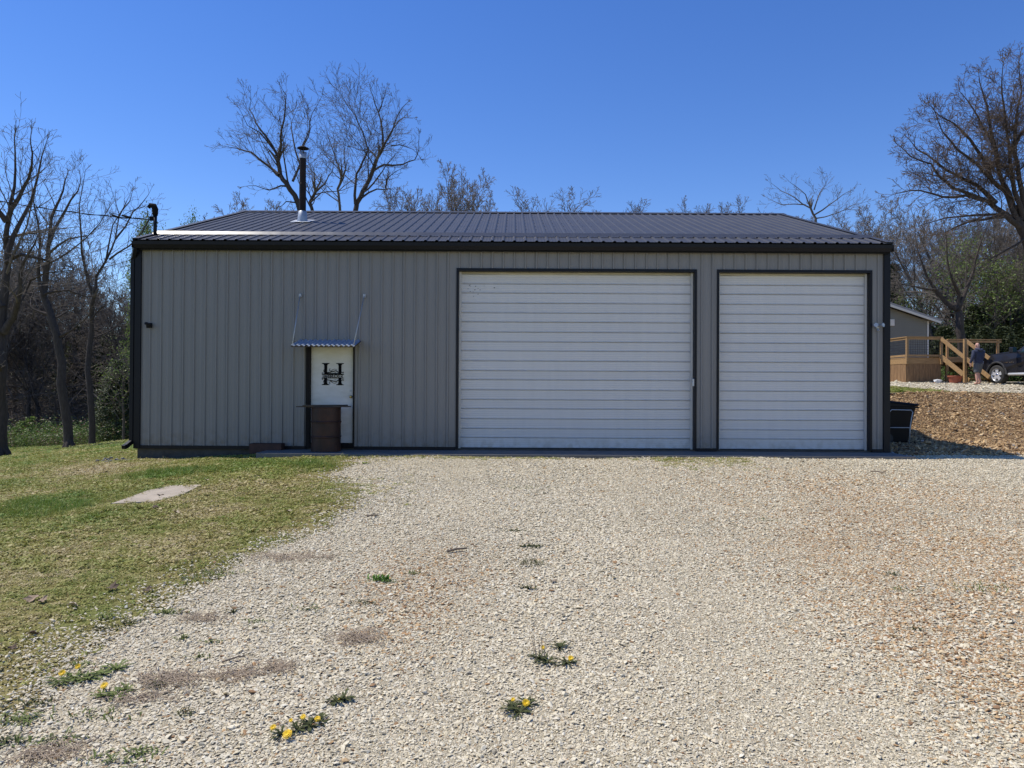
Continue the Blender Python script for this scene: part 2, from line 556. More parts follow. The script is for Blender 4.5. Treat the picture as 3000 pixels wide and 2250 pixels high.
pad_px = [(325, 1480), (452, 1473), (528, 1455), (592, 1424), (500, 1426), (432, 1441), (372, 1464)]
PAD = [(q.x, q.y) for q in (on_ground(*p) for p in pad_px)]

def axis(a, b, dense0, dense1, fine, grow=1.16):
    v = list(np.arange(dense0, dense1 + 1e-6, fine))
    s = fine; x = dense1
    while x < b:
        s *= grow; x += s; v.append(min(x, b))
    s = fine; x = dense0
    while x > a:
        s *= grow; x -= s; v.insert(0, max(x, a))
    return np.array(v)

def grid_mesh(name, xs, ys, zf, keep=None):
    X, Y = np.meshgrid(xs, ys)
    Z = zf(X, Y)
    V = np.stack([X, Y, Z], -1).reshape(-1, 3)
    nx, ny = len(xs), len(ys)
    I = np.arange(nx * ny).reshape(ny, nx)
    Q = np.stack([I[:-1, :-1], I[:-1, 1:], I[1:, 1:], I[1:, :-1]], -1).reshape(-1, 4)
    if keep is not None:
        k = keep(X, Y).reshape(-1)
        Q = Q[k[Q].any(1)]
        used = np.unique(Q)
        remap = np.zeros(nx * ny, np.int64); remap[used] = np.arange(len(used))
        V = V[used]; Q = remap[Q]
    return np_mesh(name, V, [Q])

def ground_material():
    m, nt, b = new_mat('lawn_soil')
    L = nt.links
    geo = N(nt, 'ShaderNodeNewGeometry')
    n1 = N(nt, 'ShaderNodeTexNoise'); n1.inputs['Scale'].default_value = 0.55; n1.inputs['Detail'].default_value = 7
    n1.inputs['Roughness'].default_value = 0.7
    n2 = N(nt, 'ShaderNodeTexNoise'); n2.inputs['Scale'].default_value = 28; n2.inputs['Detail'].default_value = 5
    L.new(geo.outputs['Position'], n1.inputs['Vector']); L.new(geo.outputs['Position'], n2.inputs['Vector'])
    r1 = ramp(nt, [(0.32, (0.26, 0.205, 0.11)), (0.5, (0.20, 0.175, 0.065)), (0.66, (0.125, 0.155, 0.04))])
    L.new(n1.outputs['Fac'], r1.inputs[0])
    at_ = N(nt, 'ShaderNodeAttribute', attribute_name='litter')
    r2 = ramp(nt, [(0.35, (0.06, 0.045, 0.03)), (0.6, (0.14, 0.10, 0.062)), (0.75, (0.22, 0.16, 0.10))])
    L.new(n2.outputs['Fac'], r2.inputs[0])
    mx = N(nt, 'ShaderNodeMix', data_type='RGBA')
    L.new(at_.outputs['Fac'], mx.inputs[0]); L.new(r1.outputs[0], mx.inputs[6]); L.new(r2.outputs[0], mx.inputs[7])
    mr = N(nt, 'ShaderNodeMapRange'); mr.inputs['From Min'].default_value = 0.3; mr.inputs['From Max'].default_value = 0.7
    mr.inputs['To Min'].default_value = 0.5; mr.inputs['To Max'].default_value = 1.4
    L.new(n2.outputs['Fac'], mr.inputs[0])
    sc = N(nt, 'ShaderNodeVectorMath', operation='SCALE')
    L.new(mx.outputs[2], sc.inputs[0]); L.new(mr.outputs[0], sc.inputs['Scale'])
    L.new(sc.outputs[0], b.inputs['Base Color'])
    b.inputs['Roughness'].default_value = 0.95
    b.inputs['Specular IOR Level'].default_value = 0.1
    bp = N(nt, 'ShaderNodeBump'); bp.inputs['Strength'].default_value = 0.7; bp.inputs['Distance'].default_value = 0.03
    L.new(n2.outputs['Fac'], bp.inputs['Height']); L.new(bp.outputs[0], b.inputs['Normal'])
ground_material()

def gravel_material(name, stops, cells, gap):
    m, nt, b = new_mat(name)
    L = nt.links
    geo = N(nt, 'ShaderNodeNewGeometry')
    vo = N(nt, 'ShaderNodeTexVoronoi'); vo.inputs['Scale'].default_value = cells
    ve = N(nt, 'ShaderNodeTexVoronoi', feature='DISTANCE_TO_EDGE'); ve.inputs['Scale'].default_value = cells
    L.new(geo.outputs['Position'], vo.inputs['Vector']); L.new(geo.outputs['Position'], ve.inputs['Vector'])
    sp = N(nt, 'ShaderNodeSeparateColor'); L.new(vo.outputs['Color'], sp.inputs[0])
    r = ramp(nt, stops); L.new(sp.outputs[0], r.inputs[0])
    mr = N(nt, 'ShaderNodeMapRange'); mr.inputs['From Max'].default_value = 0.12
    mr.inputs['To Min'].default_value = gap; mr.inputs['To Max'].default_value = 1.0
    L.new(ve.outputs['Distance'], mr.inputs[0])
    n1 = N(nt, 'ShaderNodeTexNoise'); n1.inputs['Scale'].default_value = 0.8; n1.inputs['Detail'].default_value = 6
    L.new(geo.outputs['Position'], n1.inputs['Vector'])
    m2 = N(nt, 'ShaderNodeMapRange'); m2.inputs['From Min'].default_value = 0.3; m2.inputs['From Max'].default_value = 0.7
    m2.inputs['To Min'].default_value = 0.86; m2.inputs['To Max'].default_value = 1.1
    L.new(n1.outputs['Fac'], m2.inputs[0])
    mm = N(nt, 'ShaderNodeMath', operation='MULTIPLY'); L.new(mr.outputs[0], mm.inputs[0]); L.new(m2.outputs[0], mm.inputs[1])
    sc = N(nt, 'ShaderNodeVectorMath', operation='SCALE'); L.new(r.outputs[0], sc.inputs[0]); L.new(mm.outputs[0], sc.inputs['Scale'])
    L.new(sc.outputs[0], b.inputs['Base Color'])
    b.inputs['Roughness'].default_value = 0.95
    b.inputs['Specular IOR Level'].default_value = 0.15
    bp = N(nt, 'ShaderNodeBump'); bp.inputs['Strength'].default_value = 0.8; bp.inputs['Distance'].default_value = 0.015
    L.new(ve.outputs['Distance'], bp.inputs['Height']); L.new(bp.outputs[0], b.inputs['Normal'])
GRAVEL_STOPS = [(0.0, (0.36, 0.31, 0.215)), (0.2, (0.54, 0.475, 0.345)), (0.42, (0.655, 0.59, 0.44)), (0.6, (0.60, 0.51, 0.335)),
                (0.70, (0.68, 0.64, 0.52)), (0.80, (0.52, 0.38, 0.205)), (0.90, (0.43, 0.265, 0.13)), (1.0, (0.25, 0.15, 0.08))]
gravel_material('gravel_bed', [(0, (0.40, 0.345, 0.235)), (0.5, (0.53, 0.465, 0.325)), (0.85, (0.62, 0.55, 0.40)), (1, (0.35, 0.24, 0.13))], 85, 0.55)
gravel_material('gravel_upper', [(0, (0.30, 0.25, 0.17)), (0.5, (0.44, 0.38, 0.27)), (1, (0.52, 0.46, 0.34))], 14, 0.5)
gravel_material('mulch_bed', [(0, (0.08, 0.046, 0.026)), (0.5, (0.20, 0.125, 0.065)), (1, (0.33, 0.215, 0.11))], 22, 0.4)

xs = axis(-600, 600, -24, 26, 0.4); ys = axis(-60, 900, -2, 40, 0.4)
gm = grid_mesh('ground', xs, ys, height)
ground = link('ground', gm, 'lawn_soil', smooth=True, kind='structure')
co = np.zeros(len(gm.vertices) * 3, np.float32); gm.vertices.foreach_get('co', co); co = co.reshape(-1, 3)
lit = np.maximum(sstep(33, 40, co[:, 1]) * sstep(2, -4, co[:, 0]), sstep(38, 44, co[:, 1]))
lit = np.maximum(lit, sstep(-24, -30, co[:, 0]) * sstep(14, 22, co[:, 1]))
a_ = gm.attributes.new('litter', 'FLOAT', 'POINT'); a_.data.foreach_set('value', lit.astype(np.float32))

def sheet(name, poly, material, x0, x1, y0, y1, st, lift, wob, seed):
    def sd(X, Y):
        return inside(poly, X, Y) + wob * (fbm(X, Y, 1.6, seed) - 0.5) * 2
    def zf(X, Y):
        d = sd(X, Y)
        return height(X, Y) + np.clip(lift - np.maximum(0, d + 0.12) * 0.22, -0.09, lift)
    me = grid_mesh(name, np.arange(x0, x1, st), np.arange(y0, y1, st), zf, lambda X, Y: sd(X, Y) < 0.25)
    return link(name, me, material, smooth=True, kind='structure')
sheet('gravel_driveway', GRAVEL, 'gravel_bed', -9, 30.2, -6, 14.8, 0.14, 0.012, 0.30, 3)
sheet('mulch_bank', MULCH, 'mulch_bed', 7.6, 30.2, 14.1, 24.6, 0.16, 0.020, 0.03, 5)
sheet('upper_gravel_drive', UPPER, 'gravel_upper', 14, 44, 21.8, 36.2, 0.3, 0.016, 0.25, 7)

# the old concrete pad in the lawn
pz = [hz(*p) for p in PAD]
mb = MB()
n = len(PAD)
mb.add([(p[0], p[1], z + 0.022) for p, z in zip(PAD, pz)] + [(p[0], p[1], z - 0.12) for p, z in zip(PAD, pz)],
       [tuple(range(n))] + [(i, i + n, (i + 1) % n + n, (i + 1) % n) for i in range(n)])
tag(mb.obj('concrete_pad', 'pad_concrete'), 'flat tan concrete pad sunk in the lawn left of the drive', 'concrete pad')

# ------------------------------------------------------------------ scattered stones, chips and grass
rng = np.random.default_rng(11)

def hull_mesh(name, pts):
    bm = bmesh.new()
    for p in pts: bm.verts.new(p)
    r = bmesh.ops.convex_hull(bm, input=bm.verts)
    junk = [g for g in r['geom_interior'] if isinstance(g, bmesh.types.BMVert)]
    bmesh.ops.delete(bm, geom=junk, context='VERTS')
    bmesh.ops.recalc_face_normals(bm, faces=bm.faces)
    me = bpy.data.meshes.new(name); bm.to_mesh(me); bm.free()
    return me

inst_mat('gravel_stone', GRAVEL_STOPS, 0.88, 0.18, 1.5)
inst_mat('wood_chip', [(0, (0.06, 0.036, 0.02)), (0.2, (0.19, 0.11, 0.055)), (0.5, (0.38, 0.25, 0.125)), (0.75, (0.51, 0.36, 0.19)), (0.92, (0.62, 0.48, 0.29)), (1, (0.34, 0.31, 0.28))], 0.85, 0.2, 1.5)
inst_mat('grass_blade', [(0, (0.52, 0.43, 0.24)), (0.25, (0.42, 0.36, 0.145)), (0.45, (0.31, 0.31, 0.08)), (0.7, (0.20, 0.245, 0.05)), (1.0, (0.14, 0.25, 0.04))], 0.6, 0.25, 8, translucent=0.25)

stones = []
for i in range(10):
    k = 11 + i % 4
    v = rng.normal(size=(k, 3)); v /= np.linalg.norm(v, axis=1)[:, None]
    v *= rng.uniform(0.75, 1.1, (k, 1))
    v *= np.array([1.0, rng.uniform(0.6, 0.9), rng.uniform(0.26, 0.46)])
    me = hull_mesh('stone_%d' % i, v.tolist()); me.materials.append(MATS['gravel_stone'])
    stones.append(me)

def sample(x0, x1, y0, y1, dens, accept, side=1.8):
    n = int((x1 - x0) * (y1 - y0) * dens)
    X = rng.uniform(x0, x1, n); Y = rng.uniform(y0, y1, n)
    k = (np.abs(X) < 0.74 * Y + side) & accept(X, Y)
    return X[k], Y[k]

brown_spots = [(2640, 1480, 1.7), (2560, 1440, 1.2), (2700, 1640, 0.8), (2760, 1800, 0.55), (2880, 1950, 0.45), (2960, 1850, 0.7), (2600, 1560, 0.8), (2880, 1700, 0.8),
               (1270, 1640, 0.38), (1180, 1860, 0.22), (1240, 1790, 0.22), (1330, 1700, 0.25), (2990, 2080, 0.3), (1150, 1720, 0.25)]
brown_w = [(on_ground(a, b), r) for a, b, r in brown_spots]
def gravel_tint(X, Y):
    pb = np.full(X.shape, 0.042)
    for p, r in brown_w:
        pb += 0.30 * np.exp(-((X - p.x) ** 2 + ((Y - p.y) * 0.8) ** 2) / (2 * r * r))
    pb *= 0.5 + fbm(X, Y, 1.3, 21)
    pb = np.clip(pb, 0, 0.62)
    t = np.clip(rng.normal(0.39, 0.18, X.shape), 0.0, 0.75)
    br = rng.uniform(size=X.shape) < pb
    return np.where(br, rng.uniform(0.72, 1.0, X.shape), t)

def gravel_ok(X, Y):
    d = inside(GRAVEL, X, Y) + 0.6 * (fbm(X, Y, 1.6, 3) - 0.5)
    return d < -0.02 + 0.19 * rng.normal(size=X.shape)
GX, GY, GS = [], [], []
for (y0, y1, dens, m_, sg) in ((2.3, 4.6, 8200, 0.0086, 0.36), (4.6, 7.2, 5200, 0.0098, 0.34), (7.2, 10.2, 2700, 0.0120, 0.32), (10.2, 14.4, 1150, 0.0150, 0.28)):
    X, Y = sample(-9, 13, y0, y1, dens, gravel_ok)
    GX.append(X); GY.append(Y)
    GS.append(m_ * np.exp(rng.normal(0, sg, X.shape)))
X = np.concatenate(GX); Y = np.concatenate(GY); S = np.minimum(np.concatenate(GS), 0.025)
# packed wheel tracks: finer stone, pressed into the bed
track = np.exp(-((X + 0.75 + 0.06 * Y - 0.5) / 0.42) ** 2) + np.exp(-((X - 1.25 - 0.03 * Y) / 0.42) ** 2)
track = np.clip(track * (0.5 + vnoise(X, Y, 0.6, 61)), 0, 1)
S = S * (1 - 0.12 * track) * (0.85 + 0.35 * vnoise(X, Y, 0.5, 62))
n = len(X)
Z = height(X, Y) + 0.012 + S * (rng.uniform(-0.05, 0.45, n) - 0.08 * track)
scatter('gravel_stones', np.stack([X, Y, Z], -1),
        np.stack([rng.normal(0, 0.28, n), rng.normal(0, 0.28, n), rng.uniform(0, 6.283, n)], -1),
        np.stack([S, S, S], -1), rng.integers(0, len(stones), n), gravel_tint(X, Y), stones,
        'pale crushed gravel covering the drive in front of the garage', 'gravel')
N_STONES = n

X, Y = sample(14, 30, 23.8, 32, 75, lambda X, Y: inside(UPPER, X, Y) + 0.2 * rng.normal(size=X.shape) < 0.0)
n = len(X); S = 0.035 * np.exp(rng.normal(0, 0.35, n))
scatter('upper_gravel_stones', np.stack([X, Y, height(X, Y) + 0.016 + S * rng.uniform(-.1, 0.3, n)], -1),
        np.stack([rng.normal(0, 0.3, n), rng.normal(0, 0.3, n), rng.uniform(0, 6.283, n)], -1), np.stack([S, S, S], -1), rng.integers(0, len(stones), n), gravel_tint(X, Y), stones,
        'pale gravel on the upper drive where the truck is parked', 'gravel')
# wood chips on the bank
chips = []
for i in range(6):
    l, w, t = 1.0, rng.uniform(0.3, 0.55), rng.uniform(0.1, 0.2)
    v = [(sx * l * rng.uniform(0.7, 1), sy * w * rng.uniform(0.6, 1), sz * t) for sx in (-1, 1) for sy in (-1, 1) for sz in (-1, 1)]
    me = hull_mesh('chip_%d' % i, v); me.materials.append(MATS['wood_chip']); chips.append(me)
X, Y = sample(7.8, 22, 14.3, 24.2, 560, lambda X, Y: inside(MULCH, X, Y) + 0.06 * rng.normal(size=X.shape) < 0.02)
n = len(X); S = 0.026 * np.exp(rng.normal(0, 0.42, n))
scatter('mulch_chips', np.stack([X, Y, height(X, Y) + 0.02 + S * rng.uniform(0, 0.5, n)], -1),
        np.stack([rng.normal(0, 0.4, n), rng.normal(0, 0.4, n), rng.uniform(0, 6.283, n)], -1),
        np.stack([S, S, S], -1), rng.integers(0, len(chips), n), np.clip(rng.normal(0.5, 0.22, n), 0, 1), chips,
        'orange brown wood chips spread over the bank right of the garage', 'wood chips')

# lawn
def tuft(name, nb, hgt, spread, width, lean, leafy=0):
    V, Q, T = [], [], []
    for _ in range(nb):
        a = rng.uniform(0, 6.283); r = spread * math.sqrt(rng.uniform())
        bx, by = r * math.cos(a), r * math.sin(a)
        h = hgt * rng.uniform(0.5, 1.2); la = rng.uniform(0, 6.283); le = h * lean * rng.uniform(0.3, 1.3)
        wx, wy = math.cos(la + 1.57) * width / 2, math.sin(la + 1.57) * width / 2
        k = len(V)
        mx_, my_ = bx + math.cos(la) * le * 0.35, by + math.sin(la) * le * 0.35
        V += [(bx - wx, by - wy, 0), (bx + wx, by + wy, 0), (mx_ + wx * .8, my_ + wy * .8, h * .6), (mx_ - wx * .8, my_ - wy * .8, h * .6),
              (bx + math.cos(la) * le, by + math.sin(la) * le, h)]
        Q.append((k, k + 1, k + 2, k + 3)); T.append((k + 3, k + 2, k + 4))
    for _ in range(leafy):
        a = rng.uniform(0, 6.283); r = spread * math.sqrt(rng.uniform())
        c = np.array([r * math.cos(a), r * math.sin(a), hgt * rng.uniform(0.15, 0.8)])
        u = rng.normal(size=3); u[2] *= 0.4; u /= np.linalg.norm(u)
        w = np.cross(u, [0, 0, 1.0]); w /= np.linalg.norm(w) + 1e-9; w[2] += rng.normal(0, 0.3)
        s_ = rng.uniform(0.008, 0.016)
        k = len(V)
        V += [tuple(c - u * s_), tuple(c + w * s_ * .7), tuple(c + u * s_), tuple(c - w * s_ * .7)]
        Q.append((k, k + 1, k + 2, k + 3))
    me = np_mesh(name, np.array(V), [np.array(Q).reshape(-1, 4), np.array(T).reshape(-1, 3) if T else []])
    me.materials.append(MATS['grass_blade'])
    return me
tufts = [tuft('tuft_%d' % i, 16, 0.030, 0.075, 0.0042, 0.9, 12) for i in range(4)] + \
        [tuft('tuft_leafy_%d' % i, 6, 0.024, 0.075, 0.004, 1.2, 30) for i in range(3)] + \
        [tuft('tuft_long_%d' % i, 22, 0.060, 0.07, 0.0048, 0.8, 0) for i in range(3)]

def lawn_ok(X, Y):
    d = inside(GRAVEL, X, Y) + 0.6 * (fbm(X, Y, 1.6, 3) - 0.5)
    ok = d > 0.25 * rng.normal(size=X.shape) - 0.12
    ok &= rng.uniform(size=X.shape) < 0.06 + 0.94 * sstep(-0.2, 0.7, d)
    ok &= inside(PAD, X, Y) > -0.04 + 0.06 * rng.normal(size=X.shape) - 0.5 * np.clip(fbm(X, Y, 3.0, 81) - 0.5, 0, 1)
    ok &= ~((X > -7.95) & (X < 7.9) & (Y > 14.25))
    ok &= ~((X > -5.0) & (X < 7.9) & (Y > 13.55))
    ok &= ~((X > 3) & (Y < 24))
    ok &= (inside(UPPER, X, Y) > 0.1) & (inside(MULCH, X, Y) > 0.05)
    return ok
LX, LY, LS = [], [], []
for (x0, x1, y0, y1, dens, sc_) in ((-9, 1, 2.3, 6, 520, 0.8), (-12, 1, 6, 10, 330, 1.0), (-18, 1, 10, 16, 170, 1.3), (-34, -6, 16, 26, 60, 1.9), (-40, -8, 26, 37, 26, 2.6), (10, 17, 22, 31, 60, 1.9)):
    X, Y = sample(x0, x1, y0, y1, dens, lawn_ok, 2.2)
    LX.append(X); LY.append(Y); LS.append(np.full(X.shape, sc_) * rng.uniform(0.7, 1.25, X.shape))
X = np.concatenate(LX); Y = np.concatenate(LY); S = np.concatenate(LS); n = len(X)
green = 0.37 + 0.7 * (fbm(X, Y, 0.55, 31) - 0.5) + 0.5 * (fbm(X, Y, 2.2, 37) - 0.5)
green += 0.12 * sstep(13.5, 17, Y) + 0.10 * sstep(10.5, 13.2, Y) * sstep(-3.2, -5, X)
lush = np.zeros(n)
for (a, b, r) in ((420, 1394, 0.28), (500, 1388, 0.32), (570, 1380, 0.28), (780, 1665, 0.25), (880, 1580, 0.3), (160, 1490, 0.35), (1010, 1372, 0.3), (920, 1362, 0.35), (60, 1490, .45)):
    p = on_ground(a, b); lush += np.exp(-((X - p.x) ** 2 + (Y - p.y) ** 2) / (2 * r * r))
green += 0.30 * np.clip(lush, 0, 1)
for (a, b, r) in ((1080, 1460, 0.6), (640, 1500, 0.5), (350, 1600, 0.6), (300, 1375, 0.6), (230, 1410, .6)):
    p = on_ground(a, b); green -= 0.3 * np.exp(-((X - p.x) ** 2 + (Y - p.y) ** 2) / (2 * r * r))
pick = np.where(rng.uniform(size=n) < 0.5 * np.clip(lush, 0, 1), rng.integers(7, 10, n), np.where(rng.uniform(size=n) < 0.55, rng.integers(4, 7, n), rng.integers(0, 4, n)))
S2 = S * (0.8 + 0.5 * vnoise(X, Y, 1.1, 51))
scatter('lawn_grass', np.stack([X, Y, height(X, Y) - 0.002], -1),
        np.stack([rng.normal(0, 0.12, n), rng.normal(0, 0.12, n), rng.uniform(0, 6.283, n)], -1),
        np.stack([S2, S2, np.minimum(S2, 1.7)], -1), pick, np.clip(green + rng.normal(0, 0.14, n), 0, 1), tufts,
        'short patchy green and straw coloured lawn grass left of the drive', 'grass')
N_TUFTS = n

# grass fringe and thin weeds along the apron and in the drive
FX = rng.uniform(-3.2, 5.2, 900); FY = 13.5 - np.abs(rng.normal(0, 0.22, 900))
keep = rng.uniform(size=900) < np.where(FX < 0.9, 0.55, 0.0) + 0.8 * np.exp(-((FX - 3.3) / 0.9) ** 2) * (FY > 12.6)
FX, FY = FX[keep], FY[keep]
sx = rng.uniform(2.6, 4.4, 260); sy = 13.4 - np.abs(rng.normal(0, 0.7, 260))
tx = rng.normal(-2.5, 0.45, 420); ty = rng.normal(9.7, 0.5, 420)
FX = np.concatenate([FX, sx, tx]); FY = np.concatenate([FY, sy, ty]); n = len(FX)
S = rng.uniform(0.5, 1.0, n)
scatter('sparse_grass', np.stack([FX, FY, height(FX, FY) + 0.01], -1), np.stack([rng.normal(0, .1, n), rng.normal(0, .1, n), rng.uniform(0, 6.28, n)], -1),
        np.stack([S, S, S], -1), rng.integers(0, 7, n), np.clip(rng.normal(0.42, 0.16, n), 0, 1), tufts,
        'thin grass growing through the gravel along the garage apron', 'grass')

# ------------------------------------------------------------------ the metal garage building
BX0, BX1 = -7.66, 7.66
EAVE, SLOPE, EOUT = 4.22, 0.346, 0.12          # roof plane passes z=EAVE at local y=-EOUT
RIDGE_Y = 5.70
DEPTH = 11.4
RIDGE_Z = EAVE + SLOPE * (RIDGE_Y + EOUT)
bld = thing('metal_garage_building', 'long grey ribbed metal garage with black trim and charcoal metal roof', 'garage', (0, WALL_Y, 0))
PW = (BX1 - BX0) / 17.0
RIB = PW / 4.0

def rib_profile(x0, x1, origin, h=0.027, wb=0.026, wt=0.012, minor=True):
    """height of ribbed sheet metal between x0 and x1 (ribs every RIB from origin)"""
    pts = {x0: 0.0, x1: 0.0}
    k0 = int(math.floor((x0 - origin) / RIB)) - 1
    k1 = int(math.ceil((x1 - origin) / RIB)) + 1
    out = []
    for k in range(k0, k1 + 1):
        c = origin + k * RIB + 0.035
        out += [(c - wb, 0), (c - wt, h), (c + wt, h), (c + wb, 0)]
        if minor:
            for q in (0.38, 0.66):
                m_ = c + q * RIB
                out += [(m_ - 0.012, 0), (m_, 0.0035), (m_ + 0.012, 0)]
    def val(x):
        for (a, ha), (b, hb) in zip(out, out[1:]):
            if a <= x <= b:
                return ha + (hb - ha) * (x - a) / max(b - a, 1e-9)
        return 0.0
    res = [(x0, val(x0))] + [p for p in out if x0 + 1e-5 < p[0] < x1 - 1e-5] + [(x1, val(x1))]
    return res

# openings in the front wall: x0, x1, z0, z1
OPEN = [(-4.205, -3.215, -0.1, 2.13), (-1.145, 3.765, -0.1, 3.686), (4.175, 7.345, -0.1, 3.686)]
WZ0, WZ1 = 0.035, 4.12

def wall_rects(x0, x1):
    cuts = sorted({x0, x1} | {c for o in OPEN for c in o[:2] if x0 < c < x1})
    for a, b in zip(cuts, cuts[1:]):
        m_ = (a + b) / 2
        z0 = WZ0
        for o in OPEN:
            if o[0] < m_ < o[1]:
                z0 = o[3]
        yield a, b, z0, WZ1

for i in range(17):
    x0 = BX0 + i * PW
    mb = MB()
    for a, b, z0, z1 in wall_rects(x0 + 0.0015, x0 + PW - 0.0015):
        pr = rib_profile(a, b, BX0)
        n = len(pr)
        mb.add([(x, -h, z0) for x, h in pr] + [(x, -h, z1) for x, h in pr], [(j, j + 1, n + j + 1, n + j) for j in range(n - 1)])
        mb.add([(a, 0.012, z0), (b, 0.012, z0), (b, 0.012, z1), (a, 0.012, z1)], [(0, 3, 2, 1)])
    # screw heads
    for z in (0.15, 0.98, 1.83, 2.68, 3.5, 4.0):
        for j in range(4):
            sx = x0 + j * RIB + 0.075
            if sx < x0 + PW and not any(o[0] - 0.05 < sx < o[1] + 0.05 and z < o[3] + 0.05 for o in OPEN):
                mb.box(sx - 0.006, sx + 0.006, -0.007, 0.0, z - 0.006, z + 0.006)
    me = mb.mesh('wall_panel')
    link('wall_panel', me, 'siding', bld)

# side and back walls (ribbed too)
def flat_wall(name, length, top):
    mb = MB()
    pr = rib_profile(0, length, 0.0, minor=False)
    n = len(pr)
    return pr, n
for sx, nm in ((BX0, -1), (BX1, 1)):
    mb = MB()
    pr = rib_profile(0.0, DEPTH, 0.0, minor=False)
    n = len(pr)
    def top(y): return min(EAVE + SLOPE * (y + EOUT), EAVE + SLOPE * (2 * RIDGE_Y - y + EOUT)) - 0.06
    mb.add([(sx + nm * h, y, WZ0) for y, h in pr] + [(sx + nm * h, y, top(y)) for y, h in pr], [(j, j + 1, n + j + 1, n + j) for j in range(n - 1)])
    mb.obj('gable_wall', 'siding', bld)
mb = MB()
pr = rib_profile(BX0, BX1, BX0, minor=False); n = len(pr)
mb.add([(x, DEPTH + h, WZ0) for x, h in pr] + [(x, DEPTH + h, WZ1) for x, h in pr], [(j, j + 1, n + j + 1, n + j) for j in range(n - 1)])
mb.obj('back_wall', 'siding', bld)
MB().box(BX0 + 0.01, BX1 - 0.01, 0.02, DEPTH - 0.02, -0.55, 0.0).obj('foundation', 'foundation_grey', bld)
# base trim (rat guard)
for a, b in ((BX0 - 0.02, -4.205), (-3.215, -1.145), (3.765, 4.175), (7.345, BX1 + 0.02)):
    MB().box(a, b, -0.034, 0.018, -0.03, 0.035).obj('base_trim', 'trim_black', bld)
# corner trims
for x, d in ((BX0, 1), (BX1, -1)):
    mb = MB()
    a, b = sorted((x - d * 0.045, x + d * 0.085))
    mb.box(a, b, -0.045, 0.0, -0.03, 4.06)
    a, b = sorted((x - d * 0.045, x))
    mb.box(a, b, 0.0005, 0.165, -0.03, 4.12)
    mb.obj('corner_trim', 'trim_black', bld, bevel=0.006)

# roof: unseen solid deck added to block light, one sheet per panel, ridge cap, rake trim
roof = MB().prism([(-EOUT + 0.04, EAVE - 0.15), (-EOUT + 0.04, EAVE - 0.012), (RIDGE_Y, RIDGE_Z - 0.02), (2 * RIDGE_Y + EOUT - .04, EAVE - 0.012), (2 * RIDGE_Y + EOUT - .04, EAVE - 0.15), (RIDGE_Y, RIDGE_Z - 0.2)],
               'x', BX0 + 0.02, BX1 - 0.02).obj('roof', 'trim_black', bld)
pr = rib_profile(0.0, PW, 0.0, h=0.024, wb=0.036, wt=0.016)
n = len(pr)
front_panel = None
for side in (1, -1):
    for i in range(17):
        if side == 1 and front_panel is None or side == -1 and i == 0:
            mb = MB()
            ya, yb = (-EOUT - 0.03, RIDGE_Y - 0.02) if side == 1 else (2 * RIDGE_Y + EOUT + 0.03, RIDGE_Y + 0.02)
            za, zb = EAVE - 0.03 * SLOPE, RIDGE_Z - 0.02 * SLOPE
            mb.add([(x, ya, za + h) for x, h in pr] + [(x, yb, zb + h) for x, h in pr] + [(x, ya, za + h - 0.006) for x, h in pr] + [(x, yb, zb + h - 0.006) for x, h in pr],
                   [(j, j + 1, n + j + 1, n + j) for j in range(n - 1)] + [(2 * n + j, 3 * n + j, 3 * n + j + 1, 2 * n + j + 1) for j in range(n - 1)]
                   + [(j, 2 * n + j, 2 * n + j + 1, j + 1) for j in range(n - 1)])
            # screw rows
            if side == 1:
                for k in range(1, 9):
                    y = -EOUT + k * (RIDGE_Y + EOUT) / 9.0
                    for j in range(4):
                        x = j * RIB + 0.085
                        z = EAVE + SLOPE * (y + EOUT)
                        mb.box(x - .007, x + .007, y - .007, y + .007, z, z + 0.008)
            pm = mb.mesh('roof_panel'); pm.materials.append(MATS['roof_metal'])
            if side == 1: front_panel = pm
        o = link('roof_panel', pm, None, roof)
        o.location = (BX0 + i * PW, 0, 0)
mb = MB()
for s in (1, -1):
    e = 0.2 * s
    mb.prism([(RIDGE_Y, RIDGE_Z + 0.045), (RIDGE_Y - e, RIDGE_Z + 0.033 - 0.2 * SLOPE), (RIDGE_Y - e, RIDGE_Z + 0.026 - 0.2 * SLOPE), (RIDGE_Y, RIDGE_Z + 0.037)], 'x', BX0 - 0.06, BX1 + 0.06)
mb.obj('ridge_cap', 'roof_metal', roof)
for x, d in ((BX0, -1), (BX1, 1)):
    mb = MB()
    for (ya, yb) in ((-EOUT - 0.03, RIDGE_Y), (2 * RIDGE_Y + EOUT + 0.03, RIDGE_Y)):
        za = EAVE - 0.03 * SLOPE; zb = RIDGE_Z
        a, b = sorted((x + d * 0.03, x - d * 0.09)); o2 = x + d * 0.03
        mb.add([(a, ya, za + 0.032), (b, ya, za + 0.032), (b, yb, zb + 0.032), (a, yb, zb + 0.032),
                (a, ya, za + 0.022), (b, ya, za + 0.022), (b, yb, zb + 0.022), (a, yb, zb + 0.022)],
               [(0, 1, 2, 3), (7, 6, 5, 4), (0, 4, 5, 1), (1, 5, 6, 2), (2, 6, 7, 3), (3, 7, 4, 0)])
        c, e = sorted((o2, o2 + d * 0.008))
        mb.add([(c, ya, za + 0.031), (e, ya, za + 0.031), (e, yb, zb + 0.031), (c, yb, zb + 0.031),
                (c, ya, za - 0.14), (e, ya, za - 0.14), (e, yb, zb - 0.14), (c, yb, zb - 0.14)],
               [(0, 1, 2, 3), (7, 6, 5, 4), (0, 4, 5, 1), (1, 5, 6, 2), (2, 6, 7, 3), (3, 7, 4, 0)])
    mb.obj('rake_trim', 'roof_metal', roof)
